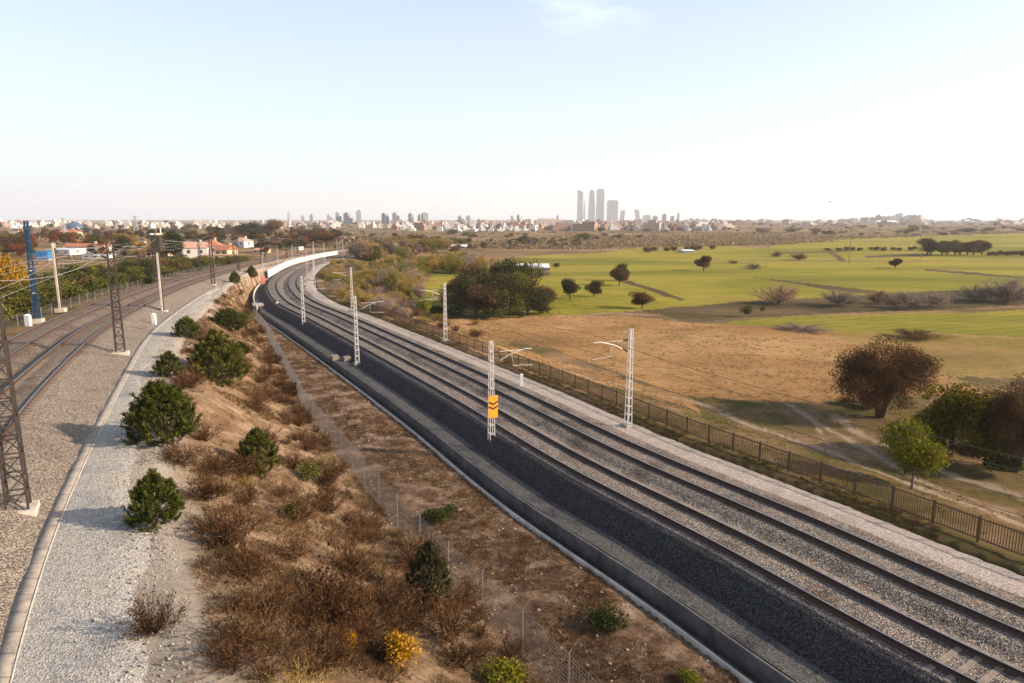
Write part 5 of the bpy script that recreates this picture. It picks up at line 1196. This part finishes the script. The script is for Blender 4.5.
for q in range(110):
    u = 0 + 400 * rng.random(); v = 225 + 5 * rng.random(); city(u, v - 1, 2 + 5 * rng.random(), 2 + 2.6 * rng.random() ** 2, 14, F_city if rng.random() < .8 else F_pale, 'suburb_block', 'hazy pale block of the suburb on the left horizon', 'building', 'suburb blocks on the left horizon')
for q in range(75):
    u = 690 + 334 * rng.random(); v = 222.2 + 3 * rng.random(); city(u, v, 3 + 8 * rng.random(), 1.5 + 2.2 * rng.random(), 30, F_brick if rng.random() < .4 else F_city, 'distant_block', 'low hazy block on the right horizon', 'building', 'low blocks on the right horizon')
for q in range(12):
    u = 440 + 8.5 * q; city(u, 230.5 + rng.random(), 5 + 2 * rng.random(), 2.4, 14, F_pale, 'row_house', 'white row house at the near edge of the city', 'building', 'white row houses at the city edge')
for u, v, w, h, b in ((548, 228, 26, 8, 0), (570, 229, 22, 7, 0), (560, 231, 18, 6, 1), (585, 231, 22, 7, 1), (520, 230, 24, 6, 1), (652, 231, 16, 8, 0), (668, 230, 12, 6, 0), (610, 230, 16, 6, 0), (702, 229, 22, 5, 0), (722, 228, 14, 4.5, 0)):
    city(u, v, w, h, 25, F_brick if b else F_city, 'city_block', 'broad sunlit block at the front of the city belt' if not b else 'broad red brick block at the front of the city belt', 'building', 'broad brick blocks of the city belt' if b else 'broad sunlit blocks of the city belt')
# poles and a pylon standing in the fields
def pole(u, v, h, label):
    x, y, z = G(u, v); m = mpp(y, z); H = h * m; e = empty('utility_pole', (x, y, z)); tag(e, label, 'pole'); k = MB(); k.tube([(0, 0, -.5), (0, 0, H)], [.17, .11], 7); k.build('post', M_wood, e)
    k = MB(); k.box(-1.1, 1.1, -.06, .06, H - .6, H - .45); k.build('crossarm', M_wood, e)
pole(849, 263, 27, 'tall thin pole on the far green field'); pole(921, 258, 9, 'short pole left of the far copse'); pole(985, 254, 7, 'short pale pole right of the far copse'); pole(768, 252, 15, 'thin pole beside the far ditch')
def pylon(u, v, h, label):
    x, y, z = G(u, v); m = mpp(y, z); H = h * m; e = empty('power_pylon', (x, y, z)); tag(e, label, 'pylon', 'pylons on the left skyline'); k = MB(); lattice(k, H, H * .22, H * .04, 9, H * .012, True); k.build('tower_frame', M_galv, e)
    for s in (.72, .84, .95): k = MB(); k.bar((-H * .16, 0, H * s), (H * .16, 0, H * s), H * .014); k.build('crossarm', M_galv, e)
pylon(137, 238, 22, 'grey lattice pylon on the left skyline behind the trees'); pylon(65, 240, 22, 'thin lattice pylon left of the dark dome'); 
# a bird
k = MB(); k.tube([(0, -.3, 0), (0, 0, .03), (0, .35, 0)], [.02, .1, .03], 6); d = ray(830, 202); bl = d * 120; o = k.build('bird', M_black, loc=(bl[0], bl[1], CAM_H + bl[2])); tag(o, 'small dark bird flying above the right horizon', 'bird')
for s in (-1, 1): w = MB(); w.add([(0, -.12, .02), (s * .35, -.02, .16), (s * .7, -.14, .08), (s * .35, .14, .15), (0, .12, .03), (s * .35, .05, .13)], [(0, 1, 3, 4), (1, 2, 3), (4, 3, 5), (3, 2, 5), (5, 2, 1), (0, 4, 5), (0, 5, 1)]); w.build('wing', M_black, o)

# ------------------------------------------------------------------ the hazy air
k = MB(); k.box(-12600, 12600, -12600, 12600, -40, 330)
hz = bpy.data.meshes.new('haze'); hz.from_pydata(k.V, [], k.F); hm = bpy.data.materials.new('haze_air'); hm.use_nodes = True; t = hm.node_tree; t.nodes.clear()
pv = t.nodes.new('ShaderNodeVolumePrincipled'); pv.inputs['Color'].default_value = (.92, .95, 1.0, 1); pv.inputs['Density'].default_value = HAZE; pv.inputs['Anisotropy'].default_value = .2
mo = t.nodes.new('ShaderNodeOutputMaterial'); t.links.new(pv.outputs[0], mo.inputs['Volume'])
ho = link('haze', hz, hm); tag(ho, kind='stuff')
